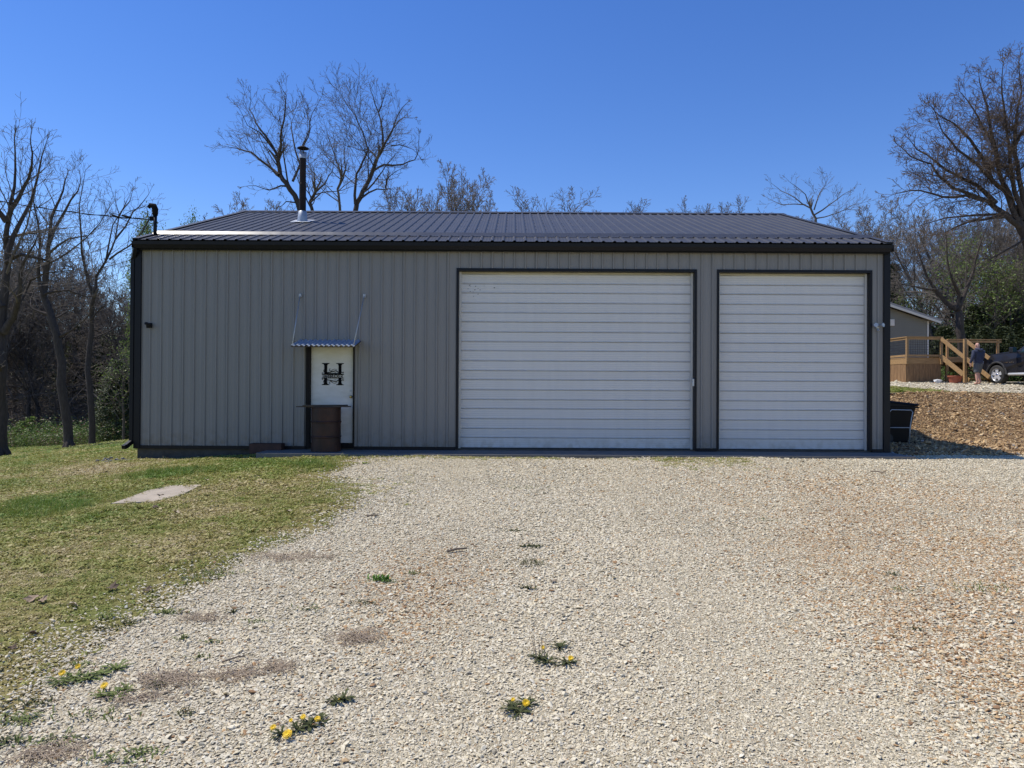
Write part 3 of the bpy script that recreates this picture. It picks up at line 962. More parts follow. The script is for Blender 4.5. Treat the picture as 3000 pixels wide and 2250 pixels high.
# snow stop strip on the roof near the eave
y0 = 0.52; z0 = EAVE + SLOPE * (y0 + EOUT)
mb = MB()
segs = 5
for i in range(segs):
    a = -7.64 + i * 15.26 / segs; b = a + 15.26 / segs + 0.02
    o_ = 0.0015 * (i % 2)
    mb.prism([(y0 - o_, z0 + 0.026), (y0 + 0.062 - o_, z0 + 0.104), (y0 + 0.069, z0 + 0.1), (y0 + 0.012, z0 + 0.028), (y0 + 0.10, z0 + 0.058), (y0 + 0.10, z0 + 0.052)], 'x', a, b)
mb.obj('snow_stop', 'flashing_metal', roof)

# gutter, hangers seam, downspout
gx0, gx1 = BX0 - 0.01, BX1 + 0.01
gy0, gy1 = -EOUT - 0.11, -EOUT + 0.005
gut = MB().prism([(gy1, 4.03), (gy0 + 0.045, 4.03), (gy0 + 0.03, 4.06), (gy0 + 0.006, 4.10), (gy0, 4.165), (gy0 + 0.012, 4.165), (gy0 + 0.03, 4.07), (gy1 - 0.012, 4.045), (gy1 - 0.012, 4.165), (gy1, 4.165)],
               'x', gx0, gx1).obj('gutter', 'trim_black', bld)
MB().box(BX0 - 0.008, BX1 + 0.008, -EOUT + 0.006, -EOUT + 0.039, 4.01, 4.17).obj('fascia', 'trim_black', bld)
MB().box(BX0 - 0.008, BX1 + 0.008, -EOUT + 0.0395, 0.011, 4.09, 4.118).obj('soffit', 'trim_black', bld)
for x in (gx0, gx1):
    MB().box(x - 0.004, x + 0.004, gy0, gy1, 4.035, 4.166).obj('gutter_end', 'trim_black', gut)
mb = MB()
mb.box(BX0 - 0.125, BX0 - 0.05, -0.06, 0.02, 0.10, 3.86)
mb.beam((BX0 - 0.088, -0.02, 3.84), (BX0 + 0.03, -0.17, 4.05), 0.075, 0.08)
mb.obj('downspout', 'trim_black', bld, bevel=0.008)
mb = MB()
mb.beam((BX0 - 0.088, -0.02, 0.11), (BX0 - 0.12, -0.20, 0.02), 0.085, 0.085)
mb.beam((BX0 - 0.115, -0.17, 0.03), (BX0 - 0.13, -0.25, 0.012), 0.09, 0.085)
mb.obj('downspout_elbow', 'trim_black', bld, bevel=0.008)

# ---- roll-up garage doors
def garage_door(x0, x1, label):
    top = 3.63
    d = MB()
    # curtain behind the slats
    d.box(x0 + 0.03, x1 - 0.03, 0.175, 0.19, 0.012, top)
    door = d.obj('garage_door', 'guide_white', bld)
    door['label'] = label
    pat = [0.213, 0.192, 0.206]
    hs = []
    while sum(hs) < top - 0.06: hs.append(pat[len(hs) % 3])
    k = (top - 0.055) / sum(hs)
    z = 0.014
    gap = 0.05
    cache = {}
    for j, h in enumerate(hs):
        h *= k
        key = round(h, 4)
        # profile in (y, z): fine ribs on the face, a curled seam at the foot of each slat
        p = [(0.152, 0.0), (0.126, 0.001), (0.121, 0.006), (0.124, 0.013), (0.137, 0.017)]
        zz = 0.03
        m_ = 4
        for q in range(m_):
            za = 0.03 + (h - 0.045) * q / m_; zb = 0.03 + (h - 0.045) * (q + 1) / m_
            p += [(0.1375, za), (0.1350, za + 0.004), (0.1350, zb - 0.008), (0.1375, zb - 0.004)]
        p += [(0.137, h - 0.009), (0.152, h - 0.0045), (0.165, h - 0.0045), (0.165, 0.0)]
        if key not in cache:
            cache[key] = MB().prism(p, 'x', x0 + gap, x1 - gap).mesh('slat')
            cache[key].materials.append(MATS['door_white'])
        o = link('slat', cache[key], None, door)
        o.location = (0, rs.uniform(-0.0015, 0.0015), z)
        o.rotation_euler = (rs.uniform(-0.006, 0.006), 0, 0)
        z += h
    MB().box(x0 + 0.02, x1 - 0.02, 0.115, 0.17, 0.0, 0.0135).obj('bottom_bar', 'trim_black', door)
    # the curtain's top bend under the header, a little sagged
    mb = MB()
    nn = 24
    pts = []
    for i in range(nn + 1):
        t = i / nn
        sag = 0.018 * math.sin(math.pi * t) + 0.006 * math.sin(7 * t)
        pts.append((x0 + 0.02 + (x1 - x0 - 0.04) * t, top - 0.05 - sag + 0.02))
    for (xa, za), (xb, zb) in zip(pts, pts[1:]):
        mb.add([(xa, 0.118, za), (xb, 0.118, zb), (xb, 0.145, top + 0.03), (xa, 0.145, top + 0.03)], [(0, 1, 2, 3)])
        mb.add([(xa, 0.118, za), (xb, 0.118, zb), (xb, 0.16, zb), (xa, 0.16, za)], [(3, 2, 1, 0)])
    mb.obj('top_hood', 'hood_cream', door)
    for s, xx in ((1, x0 + 0.018), (-1, x1 - 0.018)):
        mb = MB()
        a, b = sorted((xx, xx + s * 0.045))
        mb.box(a, b, 0.095, 0.112, 0.0, top)
        a, b = sorted((xx, xx + s * 0.008))
        mb.box(a, b, 0.1125, 0.16, 0.0, top)
        mb.obj('guide_rail', 'guide_white', door, bevel=0.003)
    # jamb and header, black trim proud of the siding
    mb = MB()
    mb.box(x0 - 0.03, x0 + 0.017, -0.03, 0.172, 0.0, top + 0.056)
    mb.box(x1 - 0.017, x1 + 0.03, -0.03, 0.172, 0.0, top + 0.056)
    mb.box(x0 + 0.0175, x1 - 0.0175, -0.0295, 0.172, top, top + 0.0555)
    mb.obj('door_trim', 'trim_black', bld, bevel=0.003)
    return door
rs = random.Random(5)
big = garage_door(-1.115, 3.735, 'wide white roll-up door')
small = garage_door(4.205, 7.315, 'narrow white roll-up door')
# old bullet-like pits and scuffs on the wide door
mb = MB()
for i in range(15):
    x = -0.95 + abs(rs.gauss(0.15, 0.22)); z = 3.36 + rs.gauss(0, 0.10) - 0.05
    s = rs.choice((0.004, 0.005, 0.007, 0.009))
    MB().box(x - s * rs.uniform(.6, 2), x + s, 0.128, 0.1345, z - s * 0.7, z + s * 0.7).obj('scuff_mark', 'decal_black', big)
mb = MB().box(3.672, 3.71, -0.045, -0.031, 1.30, 1.45)
mb.obj('door_latch', 'dull_zinc', big, bevel=0.004)

# ---- service door with monogram
DX0, DX1, DZ0, DZ1 = -4.118, -3.250, 0.10, 2.10
sdoor = MB().box(DX0, DX1, 0.05, 0.095, DZ0, DZ1).obj('entry_door', 'steel_door', bld, bevel=0.003)
mb = MB()
mb.box(-4.205, DX0 - 0.004, -0.025, 0.11, 0.0, 2.13)
mb.box(DX1 + 0.004, -3.215, -0.025, 0.11, 0.0, 2.13)
mb.box(DX0 - 0.0035, DX1 + 0.0035, -0.024, 0.11, DZ1 + 0.004, 2.1295)
mb.obj('door_frame', 'jamb_wood', bld)
MB().box(DX0 - 0.0035, DX1 + 0.0035, -0.02, 0.11, 0.0, DZ0 - 0.012).obj('threshold', 'jamb_wood', bld)
mb = MB()
kx, kz = DX1 - 0.045, 1.045
pts = [(0.028, 0.0), (0.028, 0.006), (0.012, 0.01), (0.011, 0.03), (0.022, 0.04), (0.027, 0.052), (0.022, 0.064), (0.008, 0.069)]
vs = []
mbk = MB().lathe(pts, 14)
mb.add([(kx + v[0], 0.05 - v[2], kz + v[1]) for v in mbk.v], mbk.f)
mb.obj('door_knob', 'brass', sdoor, smooth=True)
MB().box(DX1 - 0.075, DX1 - 0.02, 0.0475, 0.05, 1.15, 1.19).obj('lock_plate', 'dull_zinc', sdoor)
# monogram: big split serif H, name band between, scrolls
mono = MB()
def flatpoly(mb, poly, y0=0.040, y1=0.0485):
    mb.prism(poly, 'y', y0, y1)
mcx, mcz = DX0 + 0.448, 1.508        # centre of the plaque
U = 0.451 / 660.0                    # plaque size in metres per drawing unit
def mp(u, v): return (mcx + (u - 765) * U, mcz - (v - 777) * U)
def post(cx_, top_, bot_, serif_top):
    w, s = 43, 113
    if serif_top:
        pl = [(cx_ - s, top_), (cx_ + s, top_), (cx_ + s, top_ + 18), (cx_ + 62, top_ + 34), (cx_ + w, top_ + 75), (cx_ + w, bot_), (cx_ - w, bot_), (cx_ - w, top_ + 75), (cx_ - 62, top_ + 34), (cx_ - s, top_ + 18)]
    else:
        pl = [(cx_ - w, top_), (cx_ + w, top_), (cx_ + w, bot_ - 75), (cx_ + 62, bot_ - 34), (cx_ + s, bot_ - 18), (cx_ + s, bot_), (cx_ - s, bot_), (cx_ - s, bot_ - 18), (cx_ - 62, bot_ - 34), (cx_ - w, bot_ - 75)]
    flatpoly(mono, [mp(*q) for q in pl])
for cx_ in (548, 976):
    post(cx_, 447, 772, True)
    post(cx_, 905, 1108, False)
for (a, b, c, d) in ((435, 772, 1095, 797), (435, 885, 1095, 905), (592, 745, 933, 771.5)):
    x0_, z1_ = mp(a, b); x1_, z0_ = mp(c, d)
    mono.box(x0_, x1_, 0.0405, 0.048, z0_, z1_)
def stroke(pts_, w0, w1=None):
    P3 = []
    # Catmull-Rom through the points
    q = [pts_[0]] + list(pts_) + [pts_[-1]]
    for i in range(1, len(q) - 2):
        for t in np.linspace(0, 1, 7)[:-1]:
            a = [0.5 * ((2 * q[i][k]) + (-q[i - 1][k] + q[i + 1][k]) * t + (2 * q[i - 1][k] - 5 * q[i][k] + 4 * q[i + 1][k] - q[i + 2][k]) * t * t + (-q[i - 1][k] + 3 * q[i][k] - 3 * q[i + 1][k] + q[i + 2][k]) * t ** 3) for k in (0, 1)]
            P3.append(a)
    P3.append(list(pts_[-1]))
    w1_ = w1 if w1 is not None else w0
    Lf, Rt = [], []
    for i, p in enumerate(P3):
        a = P3[max(i - 1, 0)]; b = P3[min(i + 1, len(P3) - 1)]
        dx, dy = b[0] - a[0], b[1] - a[1]; l = math.hypot(dx, dy) or 1
        w = (w0 + (w1_ - w0) * i / (len(P3) - 1)) / 2
        Lf.append(mp(p[0] - dy / l * w, p[1] + dx / l * w)); Rt.append(mp(p[0] + dy / l * w, p[1] - dx / l * w))
    for i in range(len(P3) - 1):
        flatpoly(mono, [Lf[i], Lf[i + 1], Rt[i + 1], Rt[i]], 0.0402, 0.0482)
def mir(p): return [(u, 2 * 841 - v) for u, v in p]
sw = [([(590, 735), (700, 715), (800, 690), (860, 680), (935, 730)], 26, 24), ([(690, 735), (740, 660), (810, 628), (880, 650)], 12, 10),
      ([(700, 690), (660, 660), (662, 625), (690, 612)], 14, 8), ([(815, 735), (835, 725), (852, 740)], 10, 8),
      ([(500, 645), (485, 680), (510, 720), (550, 745)], 12, 16), ([(500, 775), (450, 775), (440, 745), (465, 738), (478, 756)], 12, 8),
      ([(1010, 690), (1035, 730), (1080, 745), (1085, 715), (1055, 712), (1055, 735)], 14, 8)]
for p, a, b in sw:
    stroke(p, a, b); stroke(mir(p), a, b)
mono.obj('monogram_plaque', 'decal_black', sdoor)
# the name, letters drawn as strokes
GL = {'H': [[(0, 0), (0, 6)], [(4, 0), (4, 6)], [(0, 3), (4, 3)]], 'A': [[(0, 0), (2, 6)], [(2, 6), (4, 0)], [(.8, 2), (3.2, 2)]],
      'R': [[(0, 0), (0, 6)], [(0, 6), (3, 6), (4, 5), (4, 4), (3, 3), (0, 3)], [(2, 3), (4, 0)]],
      'B': [[(0, 0), (0, 6)], [(0, 6), (3, 6), (3.7, 5), (3.7, 4), (3, 3), (0, 3)], [(3, 3), (4, 2), (4, 1), (3, 0), (0, 0)]],
      'U': [[(0, 6), (0, 1.2), (1, 0), (3, 0), (4, 1.2), (4, 6)]], 'C': [[(4, 5), (3, 6), (1, 6), (0, 5), (0, 1), (1, 0), (3, 0), (4, 1)]],
      'K': [[(0, 0), (0, 6)], [(4, 6), (0, 2.6)], [(1.4, 3.6), (4, 0)]], 'E': [[(4, 0), (0, 0), (0, 6), (4, 6)], [(0, 3), (3, 3)]]}
let = MB()
word = 'HARBRUCKER'
cw = (1068 - 470) / len(word)
for i, ch in enumerate(word):
    for st in GL[ch]:
        for a, b in zip(st, st[1:]):
            ax, az = mp(470 + i * cw + a[0] * cw * 0.19, 884 - a[1] * 14.0); bx_, bz = mp(470 + i * cw + b[0] * cw * 0.19, 884 - b[1] * 14.0)
            let.beam((ax, 0.0445, az), (bx_, 0.0445, bz), 0.008, 0.0075, up=(0, 1, 0))
let.obj('name_lettering', 'decal_black', sdoor)

# canopy over the door: corrugated sheet on two tie rods
can = MB()
wv = 13; nx_ = wv * 8
cx0, cx1 = -4.33, -3.07
for lay in (0.0, -0.004):
    for i in range(nx_):
        xa = cx0 + (cx1 - cx0) * i / nx_; xb = cx0 + (cx1 - cx0) * (i + 1) / nx_
        ha = 0.014 * math.sin(2 * math.pi * wv * i / nx_) + lay; hb = 0.014 * math.sin(2 * math.pi * wv * (i + 1) / nx_) + lay
        can.add([(xa, -0.66, 2.05 + ha), (xb, -0.66, 2.05 + hb), (xb, -0.022, 2.205 + hb), (xa, -0.022, 2.205 + ha)], [(0, 1, 2, 3)])
canopy = can.obj('door_canopy', 'awning_sheet', bld, smooth=True)
mb = MB()
mb.beam((cx0 + 0.01, -0.63, 2.03), (cx1 - 0.01, -0.63, 2.03), 0.03, 0.02)
for x in (cx0 + 0.03, cx1 - 0.03):
    mb.beam((x, -0.61, 2.033), (x, -0.025, 2.178), 0.03, 0.02)
mb.obj('canopy_frame', 'old_board', canopy)
for xw, xf in ((-4.33, -4.30), (-3.02, -3.10)):
    mb = MB()
    mb.tube([(xw, -0.04, 3.10), (xf, -0.62, 2.075)], 0.010, 8)
    mb.obj('tie_rod', 'dull_zinc', canopy, smooth=True)
    MB().box(xw - 0.025, xw + 0.025, -0.045, -0.001, 3.07, 3.14).obj('rod_bracket', 'dull_zinc', canopy, bevel=0.004)

# stove pipe through the roof
py_ = 3.15; pz_ = EAVE + SLOPE * (py_ + EOUT); pxx = -5.24
pipe = MB().tube([(pxx, py_, pz_ - 0.1), (pxx, py_, pz_ + 0.95), (pxx, py_, pz_ + 0.955), (pxx, py_, pz_ + 1.72)], [0.084, 0.084, 0.079, 0.079], 20).obj('stove_pipe', 'pipe_black', bld, smooth=False)
MB().lathe([(0.088, 1.58), (0.088, 1.74), (0.080, 1.74)], 20, (pxx, py_, pz_), cap=False).obj('pipe_collar', 'dull_zinc', pipe, smooth=True)
mb = MB().lathe([(0.0, 1.90), (0.05, 1.895), (0.140, 1.845), (0.143, 1.832), (0.05, 1.86), (0, 1.86)], 20, (pxx, py_, pz_), cap=False)
for k in range(4):
    a = k * math.pi / 2 + 0.4
    mb.beam((pxx + 0.085 * math.cos(a), py_ + 0.085 * math.sin(a), pz_ + 1.68), (pxx + 0.10 * math.cos(a), py_ + 0.10 * math.sin(a), pz_ + 1.868), 0.018, 0.004)
mb.obj('rain_cap', 'pipe_black', pipe)
MB().lathe([(0.135, 0.0), (0.115, 0.12), (0.098, 0.28), (0.086, 0.29)], 20, (pxx, py_, pz_ - 0.02), cap=False).obj('storm_collar', 'dull_zinc', pipe, smooth=True)
mb = MB()
q = 0.24
mb.add([(pxx - q, py_ - q, pz_ - q * SLOPE + 0.034), (pxx + q, py_ - q, pz_ - q * SLOPE + 0.034), (pxx + q * 1.1, py_ + q, pz_ + q * SLOPE + 0.034), (pxx - q, py_ + q, pz_ + q * SLOPE + 0.034),
        (pxx - q, py_ - q, pz_ - q * SLOPE + 0.026), (pxx + q, py_ - q, pz_ - q * SLOPE + 0.026), (pxx + q * 1.1, py_ + q, pz_ + q * SLOPE + 0.026), (pxx - q, py_ + q, pz_ + q * SLOPE + 0.026)],
       [(0, 1, 2, 3), (7, 6, 5, 4), (0, 4, 5, 1), (1, 5, 6, 2), (2, 6, 7, 3), (3, 7, 4, 0)])
mb.obj('pipe_flashing', 'dull_zinc', pipe)

# electric service mast at the left corner
mx, my = -7.57, 0.50
mz = EAVE + SLOPE * (my + EOUT)
mast = MB().tube([(mx, my, mz - 0.1), (mx, my, mz + 0.45)], 0.038, 12).obj('service_mast', 'trim_black', bld, smooth=True)
mb = MB().tube([(mx, my, mz + 0.42), (mx, my, mz + 0.55), (mx - 0.03, my, mz + 0.62), (mx - 0.10, my, mz + 0.635), (mx - 0.15, my, mz + 0.585)], [0.052, 0.062, 0.062, 0.052, 0.03], 12)
mb.obj('weather_head', 'cable_black', mast, smooth=True)
mb = MB()
mb.box(mx - 0.12, mx - 0.03, my - 0.025, my + 0.025, mz + 0.31, mz + 0.40)
mb.obj('mast_clamp', 'cable_black', mast, bevel=0.01)

# lights on the wall
lx, lz = (440 - 1500) / 143.45, 2.48
mb = MB()
mb.box(lx - 0.04, lx + 0.04, -0.05, -0.005, lz - 0.05, lz + 0.05)
mb.beam((lx, -0.05, lz), (lx + 0.01, -0.14, lz - 0.02), 0.07, 0.09)
mb.beam((lx - 0.03, -0.05, lz + 0.03), (lx - 0.055, -0.12, lz + 0.035), 0.045, 0.05)
mb.obj('security_camera', 'plastic_black', bld, bevel=0.01)
lx, lz = (2567 - 1500) / 143.45, 2.53
mb = MB()
mb.box(lx - 0.03, lx + 0.03, -0.05, -0.005, lz - 0.035, lz + 0.035)
for s in (-1, 1):
    mb.tube([(lx + s * 0.03, -0.06, lz + 0.02), (lx + s * 0.075, -0.14, lz + 0.03)], [0.022, 0.042], 10)
mb.tube([(lx, -0.05, lz - 0.03), (lx, -0.08, lz - 0.09)], [0.015, 0.025], 8)
mb.obj('flood_light', 'dull_zinc', bld)

# ---- apron and step in front of the doors
mb = MB()
ap = [(-4.92, 13.66), (-4.70, 13.60), (-2.9, 13.58), (7.74, 13.60), (7.74, 14.516), (-4.92, 14.516)]
mb.prism(ap, 'z', -0.35, -0.032)
tag(mb.obj('concrete_apron', 'concrete', bevel=0.01), 'grey concrete apron running along the garage doors', 'concrete apron')

# ---- overhead service cable
a = Vector((mx - 0.12, WALL_Y + my, mz + 0.33)); b = at(-520, 438, 21.0)
def sagline(a, b, sag, n=18):
    return [a.lerp(b, i / n) - Vector((0, 0, sag * 4 * (i / n) * (1 - i / n))) for i in range(n + 1)]
cab = thing('overhead_cable', 'black overhead power cable running to the mast at the garage corner', 'cable', a)
base = [p - a for p in sagline(a, b, 0.35)]
mb = MB().tube(base, 0.0085, 6)
mb.obj('messenger_wire', 'cable_black', cab)
tw = []
for i in range(len(base) * 4 - 3):
    t = i / 4; k = min(int(t), len(base) - 2); p = base[k].lerp(base[k + 1], t - k)
    tw.append(p + Vector((0, 0.016 * math.cos(i * 1.1), 0.016 * math.sin(i * 1.1))))
MB().tube(tw, 0.0075, 5).obj('insulated_wire', 'cable_black', cab)
mb = MB()
mb.tube([(-0.9, 0.1, 0.17), (-0.62, 0.08, 0.10), (-0.4, 0.03, 0.20), (-0.1, 0, 0.28)], 0.007, 5)
mb.tube([(-0.9, 0.1, 0.15), (-0.5, 0.0, -0.02), (-0.15, 0, -0.22), (-0.02, 0, 0.0), (-0.06, 0, 0.25)], 0.007, 5)
mb.tube([(-0.62, 0.08, 0.105), (-0.42, 0.05, 0.05)], 0.022, 8)
mb.tube([(-0.85, 0.1, 0.12), (-0.68, 0.05, 0.06)], 0.020, 8)
mb.obj('wire_splice', 'cable_black', cab)

# ---- drum with boards on it
drum = thing('steel_drum', 'rusty brown steel drum standing in front of the white entry door', 'drum', (-3.69, 14.12, -0.032))
prof = [(0.0, 0.012), (0.275, 0.012), (0.280, 0.0), (0.292, 0.0), (0.292, 0.012), (0.286, 0.02), (0.286, 0.27), (0.299, 0.283), (0.299, 0.299), (0.286, 0.314), (0.286, 0.565), (0.299, 0.578), (0.299, 0.594), (0.286, 0.609),
        (0.286, 0.855), (0.292, 0.862), (0.292, 0.876), (0.282, 0.876), (0.278, 0.86), (0.0, 0.86)]
MB().lathe(prof, 40, cap=False).obj('drum_shell', 'rusty_drum', drum, smooth=False)
mb = MB()
mb.lathe([(0.035, 0.86), (0.035, 0.872), (0.0, 0.872)], 10, (0.15, 0.1, 0), cap=False)
mb.obj('bung_cap', 'rusty_drum', drum)
b1 = MB().beam((-4.235, 14.05, 0.853), (-3.215, 14.10, 0.857), 0.30, 0.018).obj('plank', 'old_board')
tag(b1, 'thin longer board lying across the top of the rusty drum', 'board')
b2 = MB().beam((-4.12, 14.00, 0.873), (-3.28, 14.20, 0.880), 0.26, 0.02).obj('plank', 'old_board')
tag(b2, 'shorter weathered board on top of the longer one on the drum', 'board')

# rusty iron planter-like channel against the wall and leaves
mb = MB()
x0_, x1_ = (741 - 1500) / 144.5, (833 - 1500) / 144.5
mb.box(x0_, x1_, 14.22, 14.235, hz(-5, 14.2) - 0.02, 0.10)
mb.box(x0_, x1_, 14.44, 14.455, hz(-5, 14.2) - 0.02, 0.10)
mb.box(x0_, x0_ + 0.015, 14.2355, 14.4395, hz(-5, 14.2) - 0.02, 0.098)
mb.box(x1_ - 0.015, x1_, 14.2355, 14.4395, hz(-5, 14.2) - 0.02, 0.098)
mb.box(x0_ + .0155, x1_ - .0155, 14.2355, 14.4395, hz(-5, 14.2), 0.05)
tag(mb.obj('metal_trough', 'rust_iron'), 'low dark reddish trough on the ground against the garage wall', 'trough')

# ------------------------------------------------------------------ trees
def tubes_mesh(name, branches):
    """branches: list of (points (n,3), radii (n,), sides)"""
    groups = {}
    for P, r, k in branches:
        groups.setdefault((len(P), k), []).append((P, r))
    Vs, Fs = [], []
    base = 0
    for (n, k), L in groups.items():
        P = np.array([b[0] for b in L], float); r = np.array([b[1] for b in L], float)
        T = np.empty_like(P)
        T[:, 1:-1] = P[:, 2:] - P[:, :-2]; T[:, 0] = P[:, 1] - P[:, 0]; T[:, -1] = P[:, -1] - P[:, -2]
        T /= np.linalg.norm(T, axis=2, keepdims=True) + 1e-9
        m_ = T.mean(1)
        ref = np.where(np.abs(m_[:, 2:3]) < 0.8, np.array([[0, 0, 1.0]]), np.array([[1.0, 0, 0]]))
        ref = ref[:, None, :]
        U = ref - (ref * T).sum(2, keepdims=True) * T
        U /= np.linalg.norm(U, axis=2, keepdims=True) + 1e-9
        W = np.cross(T, U)
        a = np.arange(k) * 2 * math.pi / k
        V = P[:, :, None, :] + r[:, :, None, None] * (U[:, :, None, :] * np.cos(a)[None, None, :, None] + W[:, :, None, :] * np.sin(a)[None, None, :, None])
        B = len(L)
        I = base + np.arange(B * n * k).reshape(B, n, k)
        q = np.stack([I[:, :-1, :], np.roll(I, -1, 2)[:, :-1, :], np.roll(I, -1, 2)[:, 1:, :], I[:, 1:, :]], -1).reshape(-1, 4)
        Vs.append(V.reshape(-1, 3)); Fs.append(q)
        base += B * n * k
    return np_mesh(name, np.concatenate(Vs), [np.concatenate(Fs)])

class Tree:
    def __init__(s, seed, prm):
        s.r = random.Random(seed); s.p = prm; s.big = []; s.small = []; s.tips = []
    def rv(s):
        while True:
            v = Vector((s.r.uniform(-1, 1), s.r.uniform(-1, 1), s.r.uniform(-1, 1)))
            if 0.01 < v.length < 1: return v.normalized()
    def store(s, pts, rad, lvl):
        k = (9, 6, 4, 3, 3, 3)[min(lvl, 5)]
        (s.big if lvl <= s.p.get('biglvl', 1) else s.small).append(([tuple(q) for q in pts], rad, k))
    def grow(s, p, d, L, r, lvl, path=None):
        pr = s.p; rr = s.r
        if path is None:
            ns = pr['seg'][lvl]
            pts = [p.copy()]; dd = d.normalized()
            step = L / ns
            for i in range(ns):
                dd = (dd + s.rv() * pr['wig'][lvl] + Vector((0, 0, pr['up'][lvl]))).normalized()
                p = p + dd * step * rr.uniform(0.8, 1.2)
                pts.append(p)
        else:
            pts = [Vector(q) for q in path]
            # add knuckles between the given points
            fine = []
            for a, b in zip(pts, pts[1:]):
                fine.append(a)
                l = (b - a).length
                fine.append(a.lerp(b, 0.5) + s.rv() * l * 0.05)
            fine.append(pts[-1]); pts = fine
            L = sum((b - a).length for a, b in zip(pts, pts[1:]))
        n = len(pts) - 1
        endf = pr['tip'][lvl] if path is None else (0.62 if lvl == 0 else 0.10)
        rad = [max(pr['rmin'], r * (1 - (1 - endf) * (i / n) ** 0.9)) for i in range(n + 1)]
        s.store(pts, rad, lvl)
        if lvl >= pr['max']:
            s.tips.append(pts[-1]); return
        nc = 0 if pr['n'][lvl] == 0 else max(1, int(round(pr['n'][lvl] * rr.uniform(0.75, 1.25) * (min(1.6, max(0.45, L / pr['ref'][lvl])) if 'ref' in pr else 1))))
        t0 = pr['t0'][lvl]
        az = rr.uniform(0, 6.28)
        for i in range(nc):
            t = t0 + (1 - t0) * (i + rr.uniform(0.1, 0.9)) / nc
            f = t * n; k = min(int(f), n - 1)
            q = pts[k].lerp(pts[k + 1], f - k); tg = (pts[k + 1] - pts[k]).normalized()
            rq = rad[k] + (rad[k + 1] - rad[k]) * (f - k)
            az += 2.4 + rr.uniform(-0.5, 0.5)
            u = tg.orthogonal().normalized(); w = tg.cross(u)
            side = u * math.cos(az) + w * math.sin(az)
            ang = R(rr.uniform(*pr['ang'][lvl]))
            cd = tg * math.cos(ang) + side * math.sin(ang)
            cL = L * pr['lr'][lvl] * (1.2 - 0.65 * t) * rr.uniform(0.65, 1.25)
            cr = min(rq * 0.85, max(pr['rmin'], rq * rr.uniform(*pr['rr'][lvl])))
            s.grow(q, cd, cL, cr, lvl + 1)
        # the leader goes on in a small fan of twigs
        if path is not None:
            for _ in range(3):
                cd = ((pts[-1] - pts[-2]).normalized() + s.rv() * 0.55).normalized()
                s.grow(pts[-1], cd, L * 0.07 * rr.uniform(.7, 1.3), rad[-1], min(lvl + 2, pr['max']))
        s.tips.append(pts[-1])

PRM = dict(n=[11, 8, 6, 5], seg=[9, 7, 5, 4, 3], wig=[0.10, 0.20, 0.24, 0.28, 0.30], up=[0.04, 0.08, 0.07, 0.05, 0.03], tip=[0.25, 0.2, 0.25, 0.4, 0.5],
           t0=[0.30, 0.2, 0.15, 0.12], ang=[(30, 65), (28, 62), (25, 60), (25, 60)], lr=[0.55, 0.52, 0.52, 0.5], rr=[(0.4, 0.65), (0.4, 0.65), (0.45, 0.65), (0.5, 0.7)],
           rmin=0.006, max=4)

def finish_tree(T, name, label, group=None, bark='bark', twig='twig', loc=(0, 0, 0), big=None, cat='tree', leaves=None):
    o = thing(name, label, cat, loc, 0, group)
    link('trunk', tubes_mesh('trunk', T.big), bark, o, smooth=True)
    link('crown', tubes_mesh('crown', T.small), twig, o)
    if leaves:
        cnt, spread, size, lm = leaves
        link('foliage', leaf_mesh('foliage', T.tips, cnt, spread, size, T.r), lm, o)
    return o

def leaf_mesh(name, pts, per, spread, size, rr, flat=0.5):
    V, Q = [], []
    for p in pts:
        for _ in range(per):
            c = Vector(p) + Vector((rr.gauss(0, spread), rr.gauss(0, spread), rr.gauss(0, spread)))
            u = Vector((rr.gauss(0, 1), rr.gauss(0, 1), rr.gauss(0, flat))).normalized()
            w = u.cross(Vector((rr.gauss(0, 1), rr.gauss(0, 1), rr.gauss(0, 1)))).normalized()
            s_ = size * rr.uniform(0.5, 1.3)
            k = len(V)
            V += [c - u * s_, c + w * s_ * .55, c + u * s_, c - w * s_ * .55]
            Q.append((k, k + 1, k + 2, k + 3))
    return np_mesh(name, np.array([tuple(v) for v in V]), [np.array(Q)])

def leafmat(name, a, b, c, tr=0.35):
    m, nt, bs = new_mat(name)
    L = nt.links
    g = N(nt, 'ShaderNodeNewGeometry')
    r = ramp(nt, [(0.0, a), (0.5, b), (1.0, c)])
    L.new(g.outputs['Random Per Island'], r.inputs[0])
    L.new(r.outputs[0], bs.inputs['Base Color'])
    bs.inputs['Roughness'].default_value = 0.6
    t = N(nt, 'ShaderNodeBsdfTranslucent'); L.new(r.outputs[0], t.inputs['Color'])
    ms = N(nt, 'ShaderNodeMixShader'); ms.inputs[0].default_value = tr
    L.new(bs.outputs[0], ms.inputs[1]); L.new(t.outputs[0], ms.inputs[2])
    L.new(ms.outputs[0], nt.nodes['Material Output'].inputs['Surface'])
leafmat('spring_leaf', (0.10, 0.16, 0.03), (0.17, 0.24, 0.05), (0.24, 0.30, 0.09))
leafmat('shrub_leaf', (0.05, 0.10, 0.02), (0.09, 0.16, 0.03), (0.14, 0.22, 0.045))
leafmat('cedar_leaf', (0.035, 0.052, 0.02), (0.062, 0.085, 0.032), (0.11, 0.125, 0.05), 0.2)
leafmat('redbud', (0.30, 0.05, 0.20), (0.38, 0.08, 0.26), (0.42, 0.12, 0.30))
leafmat('dry_oak_leaf', (0.10, 0.06, 0.035), (0.16, 0.095, 0.05), (0.2, 0.13, 0.07), 0.1)

